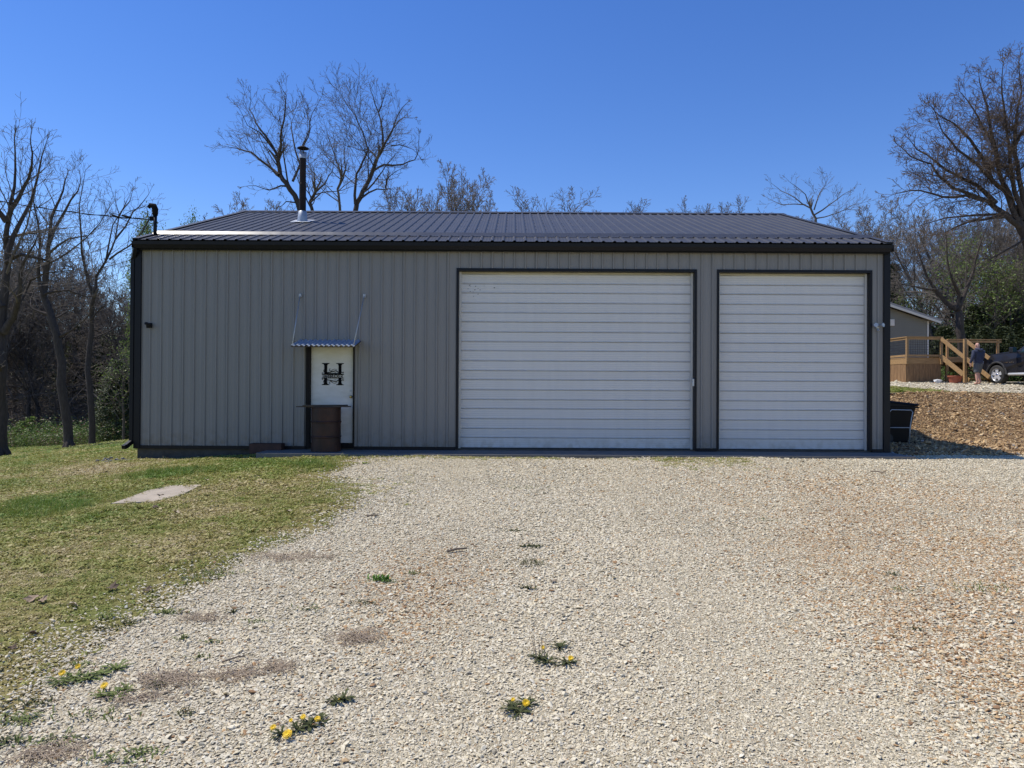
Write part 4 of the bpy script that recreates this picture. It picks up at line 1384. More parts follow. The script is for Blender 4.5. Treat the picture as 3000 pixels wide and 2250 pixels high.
def pxpath(pts, Y, origin, r_, dy=0.0, jit=0.35):
    """limb seen at these places, standing at distance Y, wandering in depth"""
    out = []
    n = len(pts)
    for i, (a, b) in enumerate(pts):
        t = i / max(1, n - 1)
        yy = Y + dy * t + (r_.uniform(-jit, jit) if 0 < i else 0)
        out.append(at(a, b, yy) - origin)
    return out

def Z8(u, v): return (560 + u / 3.16, 250 + v / 3.16)
def hero(name, label, seed, Y, trunk, limbs, prm, r0, bark='bark', twig='twig', base_px=None, leaves=None, r_limb=0.55, cat='tree'):
    """trunk / limbs as surveyed lines; crown grown from them"""
    rr = random.Random(seed)
    T = Tree(seed, prm)
    b = at(trunk[0][0], trunk[0][1], Y)
    g = Vector((b.x, Y, hz(b.x, Y)))
    tp = pxpath(trunk, Y, g, rr, 0, 0.15)
    if tp[0].z > 0.3:                              # the foot is hidden: carry the trunk down to the ground
        tp = [Vector((tp[0].x * 0.9, 0, -0.1)), Vector((tp[0].x * 0.95, 0, tp[0].z * 0.5))] + tp
    else:
        tp[0].z = -0.15
    save = prm['t0']
    T.p = dict(prm, t0=[0.5] + list(prm['t0'][1:]))
    T.grow(None, None, 0, r0, 0, path=tp)
    T.p = dict(prm, t0=[0.2, 0.12] + list(prm['t0'][2:]))
    for (pts, rf, dy) in limbs:
        T.grow(None, None, 0, r0 * rf, 1, path=pxpath(pts, Y, g, rr, dy))
    # root flare
    if tp[0].z <= 0:
        for k in range(5):
            a = k * 1.256 + rr.uniform(-.3, .3)
            d = Vector((math.cos(a), math.sin(a), 0))
            T.big.append(([tuple(Vector((0, 0, r0 * 2.2))), tuple(d * r0 * 0.75 + Vector((0, 0, r0 * .8))), tuple(d * r0 * 1.6 + Vector((0, 0, -0.1)))], [r0 * .55, r0 * .6, r0 * .3], 6))
    return finish_tree(T, name, label, None, bark, twig, g, leaves=leaves, cat=cat)

HP = dict(PRM, n=[2, 13, 7, 6], rmin=0.006, max=4, ref=[6, 5, 1.9, 1.0], seg=[8, 7, 5, 4, 3], lr=[.35, .38, .52, .58], rr=[(.3, .5), (.22, .42), (.4, .6), (.5, .7)], up=[.04, .03, .07, .07, .04], wig=[.1, .2, .2, .24, .26], ang=[(30, 60), (30, 65), (25, 55), (22, 50)])
hero('bare_tree', 'large bare spreading tree behind the roof directly behind the stove pipe', 101, 34, [Z8(1015, 1190), Z8(960, 1020), Z8(880, 905), Z8(825, 830), Z8(803, 700)],
     [([Z8(803, 700), Z8(835, 560), Z8(835, 420), Z8(870, 230), Z8(880, 90), Z8(830, 10)], 0.5, -1.0),
      ([Z8(815, 830), Z8(700, 735), Z8(560, 620), Z8(420, 582), Z8(290, 560)], 0.5, 1.2),
      ([Z8(800, 650), Z8(690, 470), Z8(600, 350), Z8(540, 220), Z8(550, 70)], 0.42, 0.8),
      ([Z8(760, 590), Z8(640, 440), Z8(520, 370), Z8(430, 190)], 0.3, -1.4),
      ([Z8(940, 890), Z8(1008, 740), Z8(1015, 590), Z8(1090, 420), Z8(1120, 260), Z8(1215, 90)], 0.42, 0.6),
      ([Z8(900, 935), Z8(830, 930), Z8(720, 970), Z8(600, 930), Z8(470, 940)], 0.34, -1.2),
      ([Z8(1010, 740), Z8(940, 470), Z8(930, 340), Z8(1000, 180)], 0.3, 1.6),
      ([Z8(965, 1085), Z8(880, 1075), Z8(820, 1130), Z8(800, 1175)], 0.24, -0.6),
      ([Z8(1040, 560), Z8(1110, 380), Z8(1030, 130)], 0.25, 1.0)], HP, 0.155, bark='bark_dark')
hero('bare_tree', 'thin bare tree in the gap between the two large trees behind the roof', 102, 37, [Z8(1380, 1190), Z8(1370, 1060), Z8(1355, 960), Z8(1390, 860)],
     [([Z8(1390, 860), Z8(1340, 680), Z8(1270, 480), Z8(1220, 300)], 0.5, 0.5), ([Z8(1360, 960), Z8(1430, 780), Z8(1420, 600), Z8(1440, 440)], 0.5, -0.7),
      ([Z8(1370, 1080), Z8(1240, 990), Z8(1130, 860), Z8(1090, 700)], 0.4, 0.9), ([Z8(1385, 870), Z8(1300, 790), Z8(1180, 660)], 0.35, -1)], HP, 0.085)
hero('bare_tree', 'low forked bare tree just right of the stove pipe behind the roof', 103, 32, [Z8(1130, 1190), Z8(1100, 1080), Z8(1150, 990)],
     [([Z8(1150, 990), Z8(1240, 910), Z8(1310, 790), Z8(1340, 620)], 0.55, 0.6), ([Z8(1110, 1080), Z8(1200, 1000), Z8(1260, 930)], 0.4, -0.6), ([Z8(1120, 1050), Z8(1060, 960), Z8(1100, 800)], 0.35, 0.8)], dict(HP, n=[2, 9, 5, 4]), 0.10, bark='bark_dark')
hero('bare_tree', 'tall bare tree with wide right hand limbs behind the middle of the roof', 104, 34, [Z8(1515, 1190), Z8(1535, 1090), Z8(1590, 980), Z8(1660, 850), Z8(1715, 690)],
     [([Z8(1715, 690), Z8(1780, 560), Z8(1870, 400), Z8(1910, 280), Z8(2010, 150)], 0.55, -0.8),
      ([Z8(1520, 1100), Z8(1520, 940), Z8(1530, 820), Z8(1590, 700), Z8(1640, 600), Z8(1590, 430), Z8(1520, 280), Z8(1440, 180), Z8(1365, 50)], 0.5, 1.0),
      ([Z8(1690, 790), Z8(1780, 735), Z8(1960, 732), Z8(2070, 690), Z8(2110, 590), Z8(2115, 450)], 0.42, -1.4),
      ([Z8(1775, 560), Z8(1765, 390), Z8(1735, 250), Z8(1680, 90), Z8(1650, 0)], 0.4, 0.8),
      ([Z8(1735, 250), Z8(1780, 120), Z8(1815, 0)], 0.25, -0.4),
      ([Z8(1580, 1040), Z8(1720, 960), Z8(1840, 955), Z8(1905, 1010)], 0.36, 1.4),
      ([Z8(1800, 950), Z8(1808, 870), Z8(1890, 800), Z8(1985, 745)], 0.3, -0.8),
      ([Z8(1720, 680), Z8(1640, 590), Z8(1560, 600), Z8(1480, 570)], 0.3, 1.3),
      ([Z8(1880, 390), Z8(1960, 300), Z8(2070, 300)], 0.25, 0.6), ([Z8(1850, 560), Z8(1930, 550), Z8(2050, 590), Z8(2130, 680)], 0.25, -1.0)], HP, 0.145, bark='bark_dark')

# big oak at the right edge
def Zr(u, v): return (2500 + u / 2.37, 100 + v / 2.37)
OAK = dict(PRM, rr=[(.3, .5), (.2, .4), (.4, .6), (.5, .7)], n=[0, 15, 8, 8], seg=[8, 8, 6, 4, 3], rmin=0.008, ref=[6, 5.5, 1.6, 0.8], lr=[.3, .27, .5, .55], wig=[0.1, 0.26, 0.3, 0.38, 0.4], up=[0, 0.05, 0.07, 0.04, 0.0])
hero('oak_tree', 'massive bare oak with upswept limbs at the right edge of the picture', 105, 35,
     [(3045, 1118), (3040, 950), (3030, 780), (3005, 690), (2975, 640)],
     [([Zr(1160, 1340), Zr(1040, 1240), Zr(940, 1165), Zr(830, 1120), Zr(690, 1070), Zr(600, 990), Zr(540, 900), Zr(400, 850), Zr(300, 760)], 0.45, 0.8),
      ([Zr(940, 1165), Zr(780, 1120), Zr(620, 1130), Zr(460, 1085), Zr(330, 1100), Zr(240, 1130)], 0.26, -0.8),
      ([Zr(990, 1175), Zr(860, 1050), Zr(700, 970), Zr(590, 900), Zr(440, 800), Zr(380, 720)], 0.36, 1.2),
      ([Zr(1150, 1320), Zr(1060, 1090), Zr(960, 1010), Zr(860, 900), Zr(720, 800), Zr(620, 680), Zr(560, 520)], 0.4, -1.5),
      ([Zr(960, 1010), Zr(900, 860), Zr(810, 730), Zr(700, 620), Zr(590, 560), Zr(530, 480)], 0.3, -0.5),
      ([Zr(1170, 1300), Zr(1080, 1100), Zr(1010, 950), Zr(990, 800), Zr(900, 650), Zr(820, 500), Zr(740, 400)], 0.42, 1.6),
      ([Zr(1010, 950), Zr(960, 700), Zr(930, 500), Zr(890, 380), Zr(870, 270)], 0.3, 0.5),
      ([Zr(1180, 1280), Zr(1120, 1100), Zr(1090, 900), Zr(1060, 650), Zr(1030, 400), Zr(1040, 200)], 0.42, -1.0),
      ([Zr(1190, 1250), Zr(1150, 1000), Zr(1110, 800), Zr(1130, 600), Zr(1170, 400), Zr(1150, 170)], 0.42, 0.4),
      ([Zr(1110, 800), Zr(1200, 650), Zr(1260, 420), Zr(1290, 250)], 0.3, 1.0),
      ([Zr(1200, 1300), Zr(1300, 1050), Zr(1380, 800), Zr(1400, 500), Zr(1380, 250)], 0.45, -0.8),
      ([Zr(1240, 1350), Zr(1400, 1150), Zr(1560, 950), Zr(1680, 700)], 0.45, 1.0), ([Zr(1260, 1400), Zr(1480, 1300), Zr(1700, 1150)], 0.4, -1.0),
      ([Zr(1150, 1330), Zr(1020, 1250), Zr(870, 1255), Zr(700, 1270), Zr(560, 1300), Zr(440, 1340)], 0.26, 1.5),
      ([Zr(1060, 1270), Zr(900, 1290), Zr(780, 1310), Zr(640, 1380), Zr(520, 1395)], 0.24, -1.6),
      ([Zr(1190, 1420), Zr(1060, 1500), Zr(950, 1560), Zr(820, 1560)], 0.2, -0.8)], OAK, 0.34, bark='bark_dark', twig='twig_oak')

# three trees at the edge of the lawn on the left
def Zl(u, v): return (u / 2.212, 250 + v / 2.212)
LP_ = dict(HP, n=[1, 11, 5, 4], rmin=0.0055, lr=[.3, .38, .52, .58])
hero('bare_tree', 'thick forked tree trunk at the far left edge of the lawn', 111, 25, [(2, 1352), (2, 1200), (4, 1080), (4, 975)],
     [([(4, 975), (8, 900), (16, 820), (22, 740), (20, 670), (30, 600), (45, 500), (42, 400)], 0.75, 0.5),
      ([(12, 975), (38, 930), (55, 870), (60, 800), (85, 740), (110, 690)], 0.6, -0.8),
      ([(20, 650), (55, 580), (85, 520), (95, 450), (92, 380)], 0.4, -0.6), ([(22, 740), (60, 650), (110, 520), (138, 410)], 0.42, 0.8),
      ([(16, 770), (60, 745), (110, 755), (150, 770), (250, 700), (320, 610)], 0.3, -0.9), ([(8, 900), (-60, 780), (-110, 680), (-150, 580)], 0.55, 0.6),
      ([(20, 650), (-30, 580), (-60, 480)], 0.45, -0.6), ([(45, 905), (90, 820), (130, 800), (220, 790)], 0.25, 0.8)], LP_, 0.25, bark='bark_dark')
hero('bare_tree', 'leaning bare tree on the lawn edge, second from the left', 112, 30, [(203, 1312), (188, 1181), (182, 1065), (167, 982), (147, 916), (127, 866), (134, 800)],
     [([(134, 800), (142, 720), (150, 640), (172, 590), (190, 530), (200, 500)], 0.6, 0.4), ([(127, 866), (112, 790), (118, 700), (100, 600), (92, 520)], 0.5, -0.7),
      ([(178, 985), (215, 965), (245, 940), (270, 900)], 0.3, -0.8), ([(142, 720), (190, 620), (228, 560), (235, 510)], 0.42, 0.8), ([(150, 925), (95, 905), (60, 860), (20, 800)], 0.35, 0.6),
      ([(140, 745), (200, 700), (260, 690), (320, 640)], 0.3, -0.6), ([(130, 860), (200, 850), (260, 870), (330, 860)], 0.3, 1.0)], LP_, 0.19, bark='bark_dark')
hero('bare_tree', 'slim straight bare tree nearest the garage on the left', 113, 34, [(270, 1300), (264, 1148), (262, 1016), (268, 930), (275, 870)],
     [([(275, 870), (282, 810), (310, 765), (338, 700), (350, 630), (325, 550)], 0.6, 0.4), ([(275, 870), (252, 795), (238, 690), (232, 600), (250, 500)], 0.6, -0.8),
      ([(338, 700), (390, 620), (420, 590), (445, 550)], 0.35, 0.5), ([(264, 940), (300, 900), (350, 880), (390, 850)], 0.3, -0.6), ([(310, 765), (330, 660), (385, 560)], 0.35, -0.8),
      ([(345, 640), (380, 590), (390, 550)], 0.3, 0.3), ([(268, 930), (220, 880), (180, 860), (140, 880)], 0.3, 0.7), ([(320, 760), (380, 720), (440, 640), (460, 600)], 0.35, 0.7)], LP_, 0.15, bark='bark_dark')

# ---- woods: a few grown trees, copied and turned
variants = []
for i, (sd_, n_, up_, lr0) in enumerate(((201, [12, 9, 7, 5], 0.10, .5), (202, [14, 8, 6, 5], 0.14, .42), (203, [11, 9, 7, 5], 0.06, .55), (204, [15, 7, 6, 5], 0.12, .38), (205, [12, 9, 7, 5], 0.06, .5))):
    prm = dict(PRM, n=n_, up=[0.02, up_, up_, 0.05, 0.02], lr=[lr0, 0.5, 0.5, 0.5], rmin=0.010, seg=[10, 6, 4, 3, 2], t0=[0.34, 0.2, 0.15, 0.1])
    T = Tree(sd_, prm)
    T.grow(Vector((0, 0, -0.3)), Vector((T.r.uniform(-.06, .06), T.r.uniform(-.06, .06), 1)), 11.0, 0.17, 0)
    top = max(q[2] for b in T.small for q in b[0])
    tm = tubes_mesh('trunk', T.big); tm.materials.append(MATS['bark'] if i % 2 else MATS['bark_dark'])
    tm.polygons.foreach_set('use_smooth', np.ones(len(tm.polygons), bool))
    cm = tubes_mesh('crown', T.small); cm.materials.append(MATS['twig_grey'] if i in (1, 3) else MATS['twig'])
    variants.append((tm, cm, top))

def wood_tree(v, x, y, top_h, rz, label, group, wide=1.0, name='bare_tree'):
    tm, cm, top = variants[v]
    s_ = top_h / top
    o = thing(name, label, 'tree', (x, y, hz(x, y)), rz, group)
    o.scale = (s_ * wide, s_ * wide, s_)
    link('trunk', tm, None, o); link('crown', cm, None, o)
    return o
def tree_px(v, px, toppy, Y, rz, label, group, wide=1.0):
    p = at(px, toppy, Y)
    return wood_tree(v, p.x, Y, p.z - hz(p.x, Y), rz, label, group, wide)

rr = random.Random(77)

ORD = ['leftmost', 'second from left', 'third from left', 'fourth from left', 'rightmost']
def row(items, base, group):
    items = sorted(items, key=lambda q: q[1])
    for i, (v, px, ty, Y, w) in enumerate(items):
        word = ORD[-1] if i == len(items) - 1 else ORD[i]
        tree_px(v, px, ty, Y, rr.uniform(0, 6), word + ' ' + base, group, w)
row(((1, 1215, 480, 40, .8), (3, 1275, 475, 42, .8), (1, 1330, 505, 41, .8), (3, 1370, 530, 43, .8), (4, 1180, 520, 44, .8)), 'bare sapling in the clump right of the large trees behind the roof', 'bare saplings right of the large trees')
row(((3, 650, 555, 44, .9), (1, 690, 590, 46, .9), (3, 800, 590, 48, .8), (1, 760, 600, 47, .8)), 'thin bare treetop just above the left end of the ridge', 'bare treetops above the left end of the ridge')
row(((0, 1470, 590, 60, 1), (4, 1560, 578, 62, 1.1), (2, 1630, 575, 62, 1.1)), 'distant bare treetop above the middle of the ridge', 'distant bare treetops above the middle of the ridge')
row(((4, 1925, 595, 62, 1), (2, 2020, 575, 60, 1.1), (4, 2105, 552, 58, 1.2), (0, 2200, 585, 60, 1.1), (4, 1985, 585, 66, 1.1)), 'rounded bare treetop above the right half of the ridge', 'rounded bare treetops above the right half of the ridge')
HR = dict(HP, n=[0, 12, 6, 5], up=[0, .05, .08, .08, .05])
hero('bare_tree', 'bare spreading tree rising over the right end of the ridge', 106, 44, [(2395, 720), (2390, 640), (2375, 610)],
     [([(2375, 610), (2330, 580), (2290, 560), (2250, 530)], 0.5, .5), ([(2375, 610), (2360, 570), (2330, 545), (2300, 520)], .45, -.6), ([(2385, 615), (2400, 570), (2420, 540), (2410, 510)], .45, .6),
      ([(2385, 630), (2430, 600), (2470, 570), (2500, 555)], .5, -.5), ([(2390, 640), (2450, 625), (2500, 600), (2540, 590)], .4, .8), ([(2360, 600), (2290, 600), (2240, 575)], .4, 1)], HR, 0.10)
# right woods behind the house and drive
gR = 'bare trees of the woods behind the house on the right'
for i in range(21):
    px = rr.uniform(2470, 3080); Y = rr.uniform(44, 62)
    ty = 600 + rr.uniform(0, 90) - (40 if px > 2800 else 0)
    tree_px(rr.randrange(5), px, ty, Y, rr.uniform(0, 6.28), 'bare tree in the woods behind the house on the right', gR, rr.uniform(0.8, 1.1))
for i in range(9):
    px = rr.uniform(2560, 3150); Y = rr.uniform(62, 85)
    tree_px(rr.randrange(5), px, rr.uniform(640, 760), Y, rr.uniform(0, 6.28), 'bare tree in the woods behind the house on the right', gR, rr.uniform(0.9, 1.2))
hero('bare_tree', 'dark crooked tree forking low right behind the deck stairs', 107, 40, [(2818, 1110), (2817, 1000), (2812, 930), (2805, 905)],
     [([(2805, 905), (2770, 885), (2740, 850), (2715, 810), (2690, 740), (2680, 660)], .7, .6), ([(2808, 910), (2810, 860), (2790, 820), (2775, 760), (2765, 640)], .55, -.5), ([(2810, 900), (2850, 800), (2870, 720), (2900, 640)], .5, .6), ([(2740, 850), (2680, 840), (2630, 830)], .3, -.7)], dict(HP, n=[1, 10, 6, 4]), 0.27, bark='bark_dark')
# left woods
gL = 'bare trees of the woods beyond the lawn on the left'
for i in range(30):
    px = rr.uniform(-160, 400); Y = rr.uniform(40, 72)
    ty = rr.uniform(620, 900)
    tree_px(rr.randrange(5), px, ty, Y, rr.uniform(0, 6.28), 'bare tree in the woods beyond the lawn on the left', gL, rr.uniform(0.75, 1.05))

# ---- cedars
def cedar_mesh(seed):
    r_ = random.Random(seed)
    tips = []
    for i in range(1500):
        t = r_.random() ** 0.8
        rad = (1 - t) ** 0.75 * 1.0 * r_.uniform(0.45, 1.0) * (1 + 0.25 * math.sin(i * 0.7))
        a = r_.uniform(0, 6.283)
        tips.append(Vector((rad * math.cos(a), rad * math.sin(a), 0.25 + 4.6 * t - 0.12 * rad)))
    return leaf_mesh('foliage', tips, 13, 0.085, 0.045, r_, flat=0.9)
ced = [cedar_mesh(31), cedar_mesh(32)]
for m_ in ced: m_.materials.append(MATS['cedar_leaf'])
ctm = tubes_mesh('trunk', [([(0, 0, -0.3), (0.02, 0, 2), (0, 0, 4.6)], [0.09, 0.07, 0.02], 6)]); ctm.materials.append(MATS['bark'])
def cedar(px, toppy, Y, wide, label, group=None, k=0):
    p = at(px, toppy, Y)
    h = p.z - hz(p.x, Y); s_ = h / 4.85
    o = thing('cedar_tree', label, 'cedar tree', (p.x, Y, hz(p.x, Y)), rr.uniform(0, 6), group)
    o.scale = (wide, wide, s_)
    link('foliage', ced[k], None, o); link('trunk', ctm, None, o)
cedar(345, 1060, 38, 1.5, 'dark cedar standing close beside the garage at the left corner', k=0)
gC = 'dark cedars of the woods behind the parked truck'
NTH = ['first', 'second', 'third', 'fourth', 'fifth', 'sixth', 'seventh', 'eighth', 'ninth', 'tenth', 'eleventh', 'twelfth', 'thirteenth', 'fourteenth', 'fifteenth', 'sixteenth', 'seventeenth', 'eighteenth', 'nineteenth', 'twentieth', 'twenty-first', 'twenty-second', 'twenty-third', 'twenty-fourth', 'twenty-fifth']
for i, (px, ty, Y, w) in enumerate(sorted(((2860, 900, 46, 2.0), (2910, 860, 48, 2.3), (2965, 900, 46, 2.2), (3020, 870, 48, 2.4), (2830, 960, 44, 1.6), (2770, 960, 47, 1.8), (2720, 960, 50, 1.9), (2940, 960, 43, 1.7), (3000, 950, 44, 1.9), (2885, 960, 43, 1.4), (2620, 780, 52, 1.5), (3060, 900, 43, 2.2)))):
    cedar(px, ty, Y, w, NTH[i] + ' dark green cedar from the left in the woods behind truck and deck', gC, i % 2)
gCl = 'dark cedars among the left woods'
for i, (px, ty, Y, w) in enumerate(((30, 930, 62, 2.6), (110, 960, 60, 2.2), (230, 960, 58, 2.4), (320, 980, 56, 2.2), (-60, 950, 60, 2.4), (170, 1000, 66, 2.6), (280, 940, 70, 2.6), (370, 960, 64, 2.4))):
    cedar(px, ty, Y, w, 'dark cedar deep in the woods beyond the left lawn', gCl, i % 2)

# ---- leafing trees
def leafy(px, toppy, Y, label, seed, lm='spring_leaf', size=0.08, per=3, wide=0.9, group=None):
    p = at(px, toppy, Y); h = p.z - hz(p.x, Y)
    T = Tree(seed, dict(PRM, n=[10, 6, 4, 3], seg=[7, 5, 4, 3, 3], rmin=0.01, max=3))
    T.grow(Vector((0, 0, -0.2)), Vector((0, 0, 1)), h * 0.78, h * 0.015, 0)
    top = max(q[2] for b in T.big + T.small for q in b[0])
    o = finish_tree(T, 'leafing_tree', label, group, 'bark', 'twig', (p.x, Y, hz(p.x, Y)), leaves=(per, h * 0.03, size, lm))
    o.scale = (h / top * wide, h / top * wide, h / top)
    return o
leafy(455, 642, 44, 'pale green leafing treetop behind the roof left end, nearer the mast', 301, size=0.10, per=60, wide=0.42)
leafy(538, 632, 46, 'pale green leafing treetop right of its twin behind the roof left slope', 302, size=0.10, per=60, wide=0.42)
leafy(365, 1000, 36, 'yellow green leafing sapling half hidden by the garage left corner', 303, size=0.05, per=2)
leafy(2800, 700, 47, 'green leafing tree in the woods above the deck stairs', 304, size=0.07, per=6)
leafy(2985, 740, 45, 'green leafing tree in the woods above the truck cab', 305, size=0.07, per=6)
leafy(2690, 830, 49, 'green leafing tree behind the siding house', 306, size=0.07, per=6)
leafy(2900, 770, 46, 'green leafing tree in the woods behind the walking man', 307, size=0.07, per=6)
leafy(70, 1225, 40, 'bright green leafing shrub right of the far left trunk', 308, 'spring_leaf', 0.05, 14)
leafy(330, 1165, 56, 'small purple flowering redbud deep in the left woods', 309, 'redbud', 0.06, 3)

# ---- undergrowth and far woods: masses nobody could count
def brush(seed, n, h, spread, rad, lvl2):
    r_ = random.Random(seed); B = []
    for i in range(n):
        a = r_.uniform(0, 6.28); q = spread * math.sqrt(r_.random())
        p = Vector((q * math.cos(a), q * math.sin(a), -0.1)); d = Vector((r_.gauss(0, .35), r_.gauss(0, .35), 1)).normalized()
        pts = [p]; L = h * r_.uniform(.4, 1.1) / 4
        for k in range(4):
            d = (d + Vector((r_.gauss(0, .2), r_.gauss(0, .2), r_.gauss(0, .12)))).normalized(); p = p + d * L; pts.append(p)
        B.append(([tuple(x) for x in pts], [rad * (1 - .2 * k) for k in range(5)], 3))
        for j in range(lvl2):
            k = r_.randrange(1, 5); d2 = Vector((r_.gauss(0, 1), r_.gauss(0, 1), r_.gauss(.3, .6))).normalized(); l2 = h * r_.uniform(.12, .35)
            e = pts[k]; m2 = e + d2 * l2 * .5 + Vector((0, 0, r_.gauss(0, .05))); f = m2 + d2 * l2 * .5 + Vector((r_.gauss(0, .08), r_.gauss(0, .08), r_.gauss(0, .08))) * h * .3
            B.append(([tuple(e), tuple(m2), tuple(f)], [rad * .55, rad * .45, rad * .3], 3))
    return B
br_m = []
for i in range(3):
    m_ = tubes_mesh('brush_%d' % i, brush(400 + i, 16, 4.5, 1.2, 0.020, 26)); m_.materials.append(MATS['twig_grey' if i == 1 else 'twig']); br_m.append(m_)
def bushmesh(seed, lm, n, sz):
    r_ = random.Random(seed)
    tips = [Vector((r_.gauss(0, .45), r_.gauss(0, .45), abs(r_.gauss(0.35, .3)))) for _ in range(n)]
    m_ = leaf_mesh('bush_%d' % seed, tips, 5, 0.10, sz, r_); m_.materials.append(MATS[lm]); return m_
bu_m = [bushmesh(501, 'shrub_leaf', 110, 0.032), bushmesh(502, 'spring_leaf', 80, 0.03), bushmesh(503, 'dry_oak_leaf', 80, 0.032)]
n1 = 330
X = np.concatenate([rng.uniform(-58, -12, n1), rng.uniform(18, 62, 150), rng.uniform(-14, 22, 60)])
Y = np.concatenate([rng.uniform(52, 100, n1), rng.uniform(50, 84, 150), rng.uniform(60, 90, 60)])
k = X < -0.2 * Y + 1e9
n = len(X); S = rng.uniform(0.8, 1.9, n)
scatter('far_woods', np.stack([X, Y, height(X, Y)], -1), np.stack([np.zeros(n), np.zeros(n), rng.uniform(0, 6.28, n)], -1), np.stack([S * 1.2, S * 1.2, S], -1),
        rng.integers(0, 3, n), rng.uniform(0, 1, n), br_m, 'tangled bare brush filling the woods behind the trees', 'woods')
n1 = 420
X = np.concatenate([rng.uniform(-34, -12, n1), rng.uniform(18, 44, 120)]); Y = np.concatenate([37.5 + np.abs(rng.normal(0, 5, n1)), rng.uniform(40, 52, 120)])
n = len(X); S = rng.uniform(0.5, 1.5, n)
scatter('undergrowth', np.stack([X, Y, height(X, Y)], -1), np.stack([np.zeros(n), np.zeros(n), rng.uniform(0, 6.28, n)], -1), np.stack([S * 1.3, S * 1.3, S], -1),
        rng.choice(3, n, p=[.5, .25, .25]), rng.uniform(0, 1, n), bu_m, 'green leafing undergrowth along the edge of the woods', 'undergrowth')

# ------------------------------------------------------------------ house and deck on the terrace
HY = 37.0
hc = at(2720, 1000, HY); hx1 = hc.x; hx0 = hx1 - 9.0
hzb = hz(hx1, HY) - 0.1
eave_z = at(2745, 932, HY).z
house = thing('siding_house', 'grey green horizontal siding house with pale eave behind the deck', 'house', (hx1, HY, hzb))
ez = eave_z - hzb
rise = 4.5 * 0.34
wall = MB().prism([(-9, 0), (0, 0), (0, ez - 0.16), (-4.5, ez - 0.16 + rise), (-9, ez - 0.16)], 'y', 0.03, 14).obj('wall', 'vinyl_siding', house)
nb = int(ez / 0.115) + 13
for i in range(nb):
    z0_ = 0.4 + i * 0.115
    lim = 0.0 if z0_ + 0.115 < ez - 0.16 else (z0_ + 0.115 - (ez - 0.16)) / 0.34
    if lim > 4.3: break
    xa = -9 + lim; xb = -lim
    mb = MB().add([(xa, 0.006, z0_), (xb, 0.006, z0_), (xb, 0.025, z0_ + 0.113), (xa, 0.025, z0_ + 0.113), (xa, 0.028, z0_), (xb, 0.028, z0_)], [(0, 1, 2, 3), (0, 4, 5, 1)])
    mb.obj('siding_board', 'vinyl_siding', wall)
MB().box(-0.06, 0.012, -0.012, 0.10, 0.0, ez - 0.16).obj('corner_board', 'house_trim', house)
o_ = 0.45
rf = MB().prism([(o_, ez - o_ * .34 + 0.06), (-4.5, ez + rise + 0.06), (-9 - o_, ez - o_ * .34 + 0.06), (-9 - o_, ez - o_ * .34 - 0.04), (-4.5, ez + rise - 0.06), (o_, ez - o_ * .34 - 0.04)], 'y', -0.3, 14.3).obj('roof', 'roof_shingle', house)
MB().prism([(o_ + .02, ez - o_ * .34 - 0.045), (-4.5, ez + rise - 0.065), (-4.5, ez + rise - 0.2), (o_ + .02, ez - o_ * .34 - 0.16)], 'y', -0.32, -0.28).obj('rake_board', 'house_trim', rf)
MB().prism([(-4.5, ez + rise - 0.065), (-9 - o_ - .02, ez - o_ * .34 - 0.045), (-9 - o_ - .02, ez - o_ * .34 - 0.16), (-4.5, ez + rise - 0.2)], 'y', -0.32, -0.28).obj('rake_board', 'house_trim', rf)
p = at(2613, 945, HY) - Vector((hx1, HY, hzb))
MB().box(p.x - 0.12, p.x + 0.12, -0.05, 0.004, p.z - 0.17, p.z + 0.17).obj('meter_box', 'house_trim', house, bevel=0.01)

# ---- deck
DY = 31.5
dc = at(2655, 1118, DY)
dg = hz(dc.x, DY)
deck = thing('wooden_deck', 'tan lumber deck with wire railing and plank skirting beside the house', 'deck', (dc.x, DY, dg))
S_ = DY / FPX
zt = at(2655, 986, DY).z - dg          # top of rail
zf = at(2655, 1047, DY).z - dg         # deck floor
wfront = (2757 - 2655) * S_
MB().box(0.03, wfront + 3.4, 0.03, 5.2, zf - 0.20, zf - 0.04).obj('deck_frame', 'deck_wood', deck)
for i in range(37):
    MB().box(-0.02, wfront + 0.02, 0.0 + i * 0.142, 0.137 + i * 0.142, zf - 0.038, zf).obj('deck_board', 'deck_wood', deck)
# rim boards
MB().box(0.0, wfront, -0.012, 0.027, zf - 0.28, zf - 0.04).obj('rim_board', 'deck_wood', deck)
MB().box(-0.012, 0.027, 0.028, 5.2, zf - 0.28, zf - 0.04).obj('rim_board', 'deck_wood', deck)
# skirting planks
k = 0
x = 0.03
while x < wfront - 0.02:
    w = min(0.14, wfront - x)
    MB().box(x + 0.003, x + w - 0.003, 0.0 + 0.004 * (k % 2), 0.022 + 0.004 * (k % 2), -0.1, zf - 0.282).obj('skirting_plank', 'fence_wood', deck)
    x += w; k += 1
y = 0.04
while y < 4.2:
    MB().box(0.0 + 0.004 * (k % 2), 0.022 + 0.004 * (k % 2), y + 0.003, y + 0.137, -0.1, zf - 0.282).obj('skirting_plank', 'fence_wood', deck)
    y += 0.14; k += 1
def dpost(x, y, z0=-0.1, z1=None, s_=0.09):
    MB().box(x - s_ / 2, x + s_ / 2, y - s_ / 2, y + s_ / 2, z0, z1 if z1 else zt - 0.04).obj('post', 'deck_wood', deck, bevel=0.006)
dpost(0.0, -0.06, zf - 0.3); dpost(wfront - 0.02, -0.06, zf - 0.3); dpost(0.0, 2.0, zf - .3); dpost(0.0, 4.0, zf - .3)
def drail(p, q, w=0.04, h=0.09):
    MB().beam(p, q, w, h).obj('rail', 'deck_wood', deck)
drail((-0.06, -0.06, zt - 0.02), (wfront + 0.05, -0.06, zt - 0.02), 0.14, 0.038)
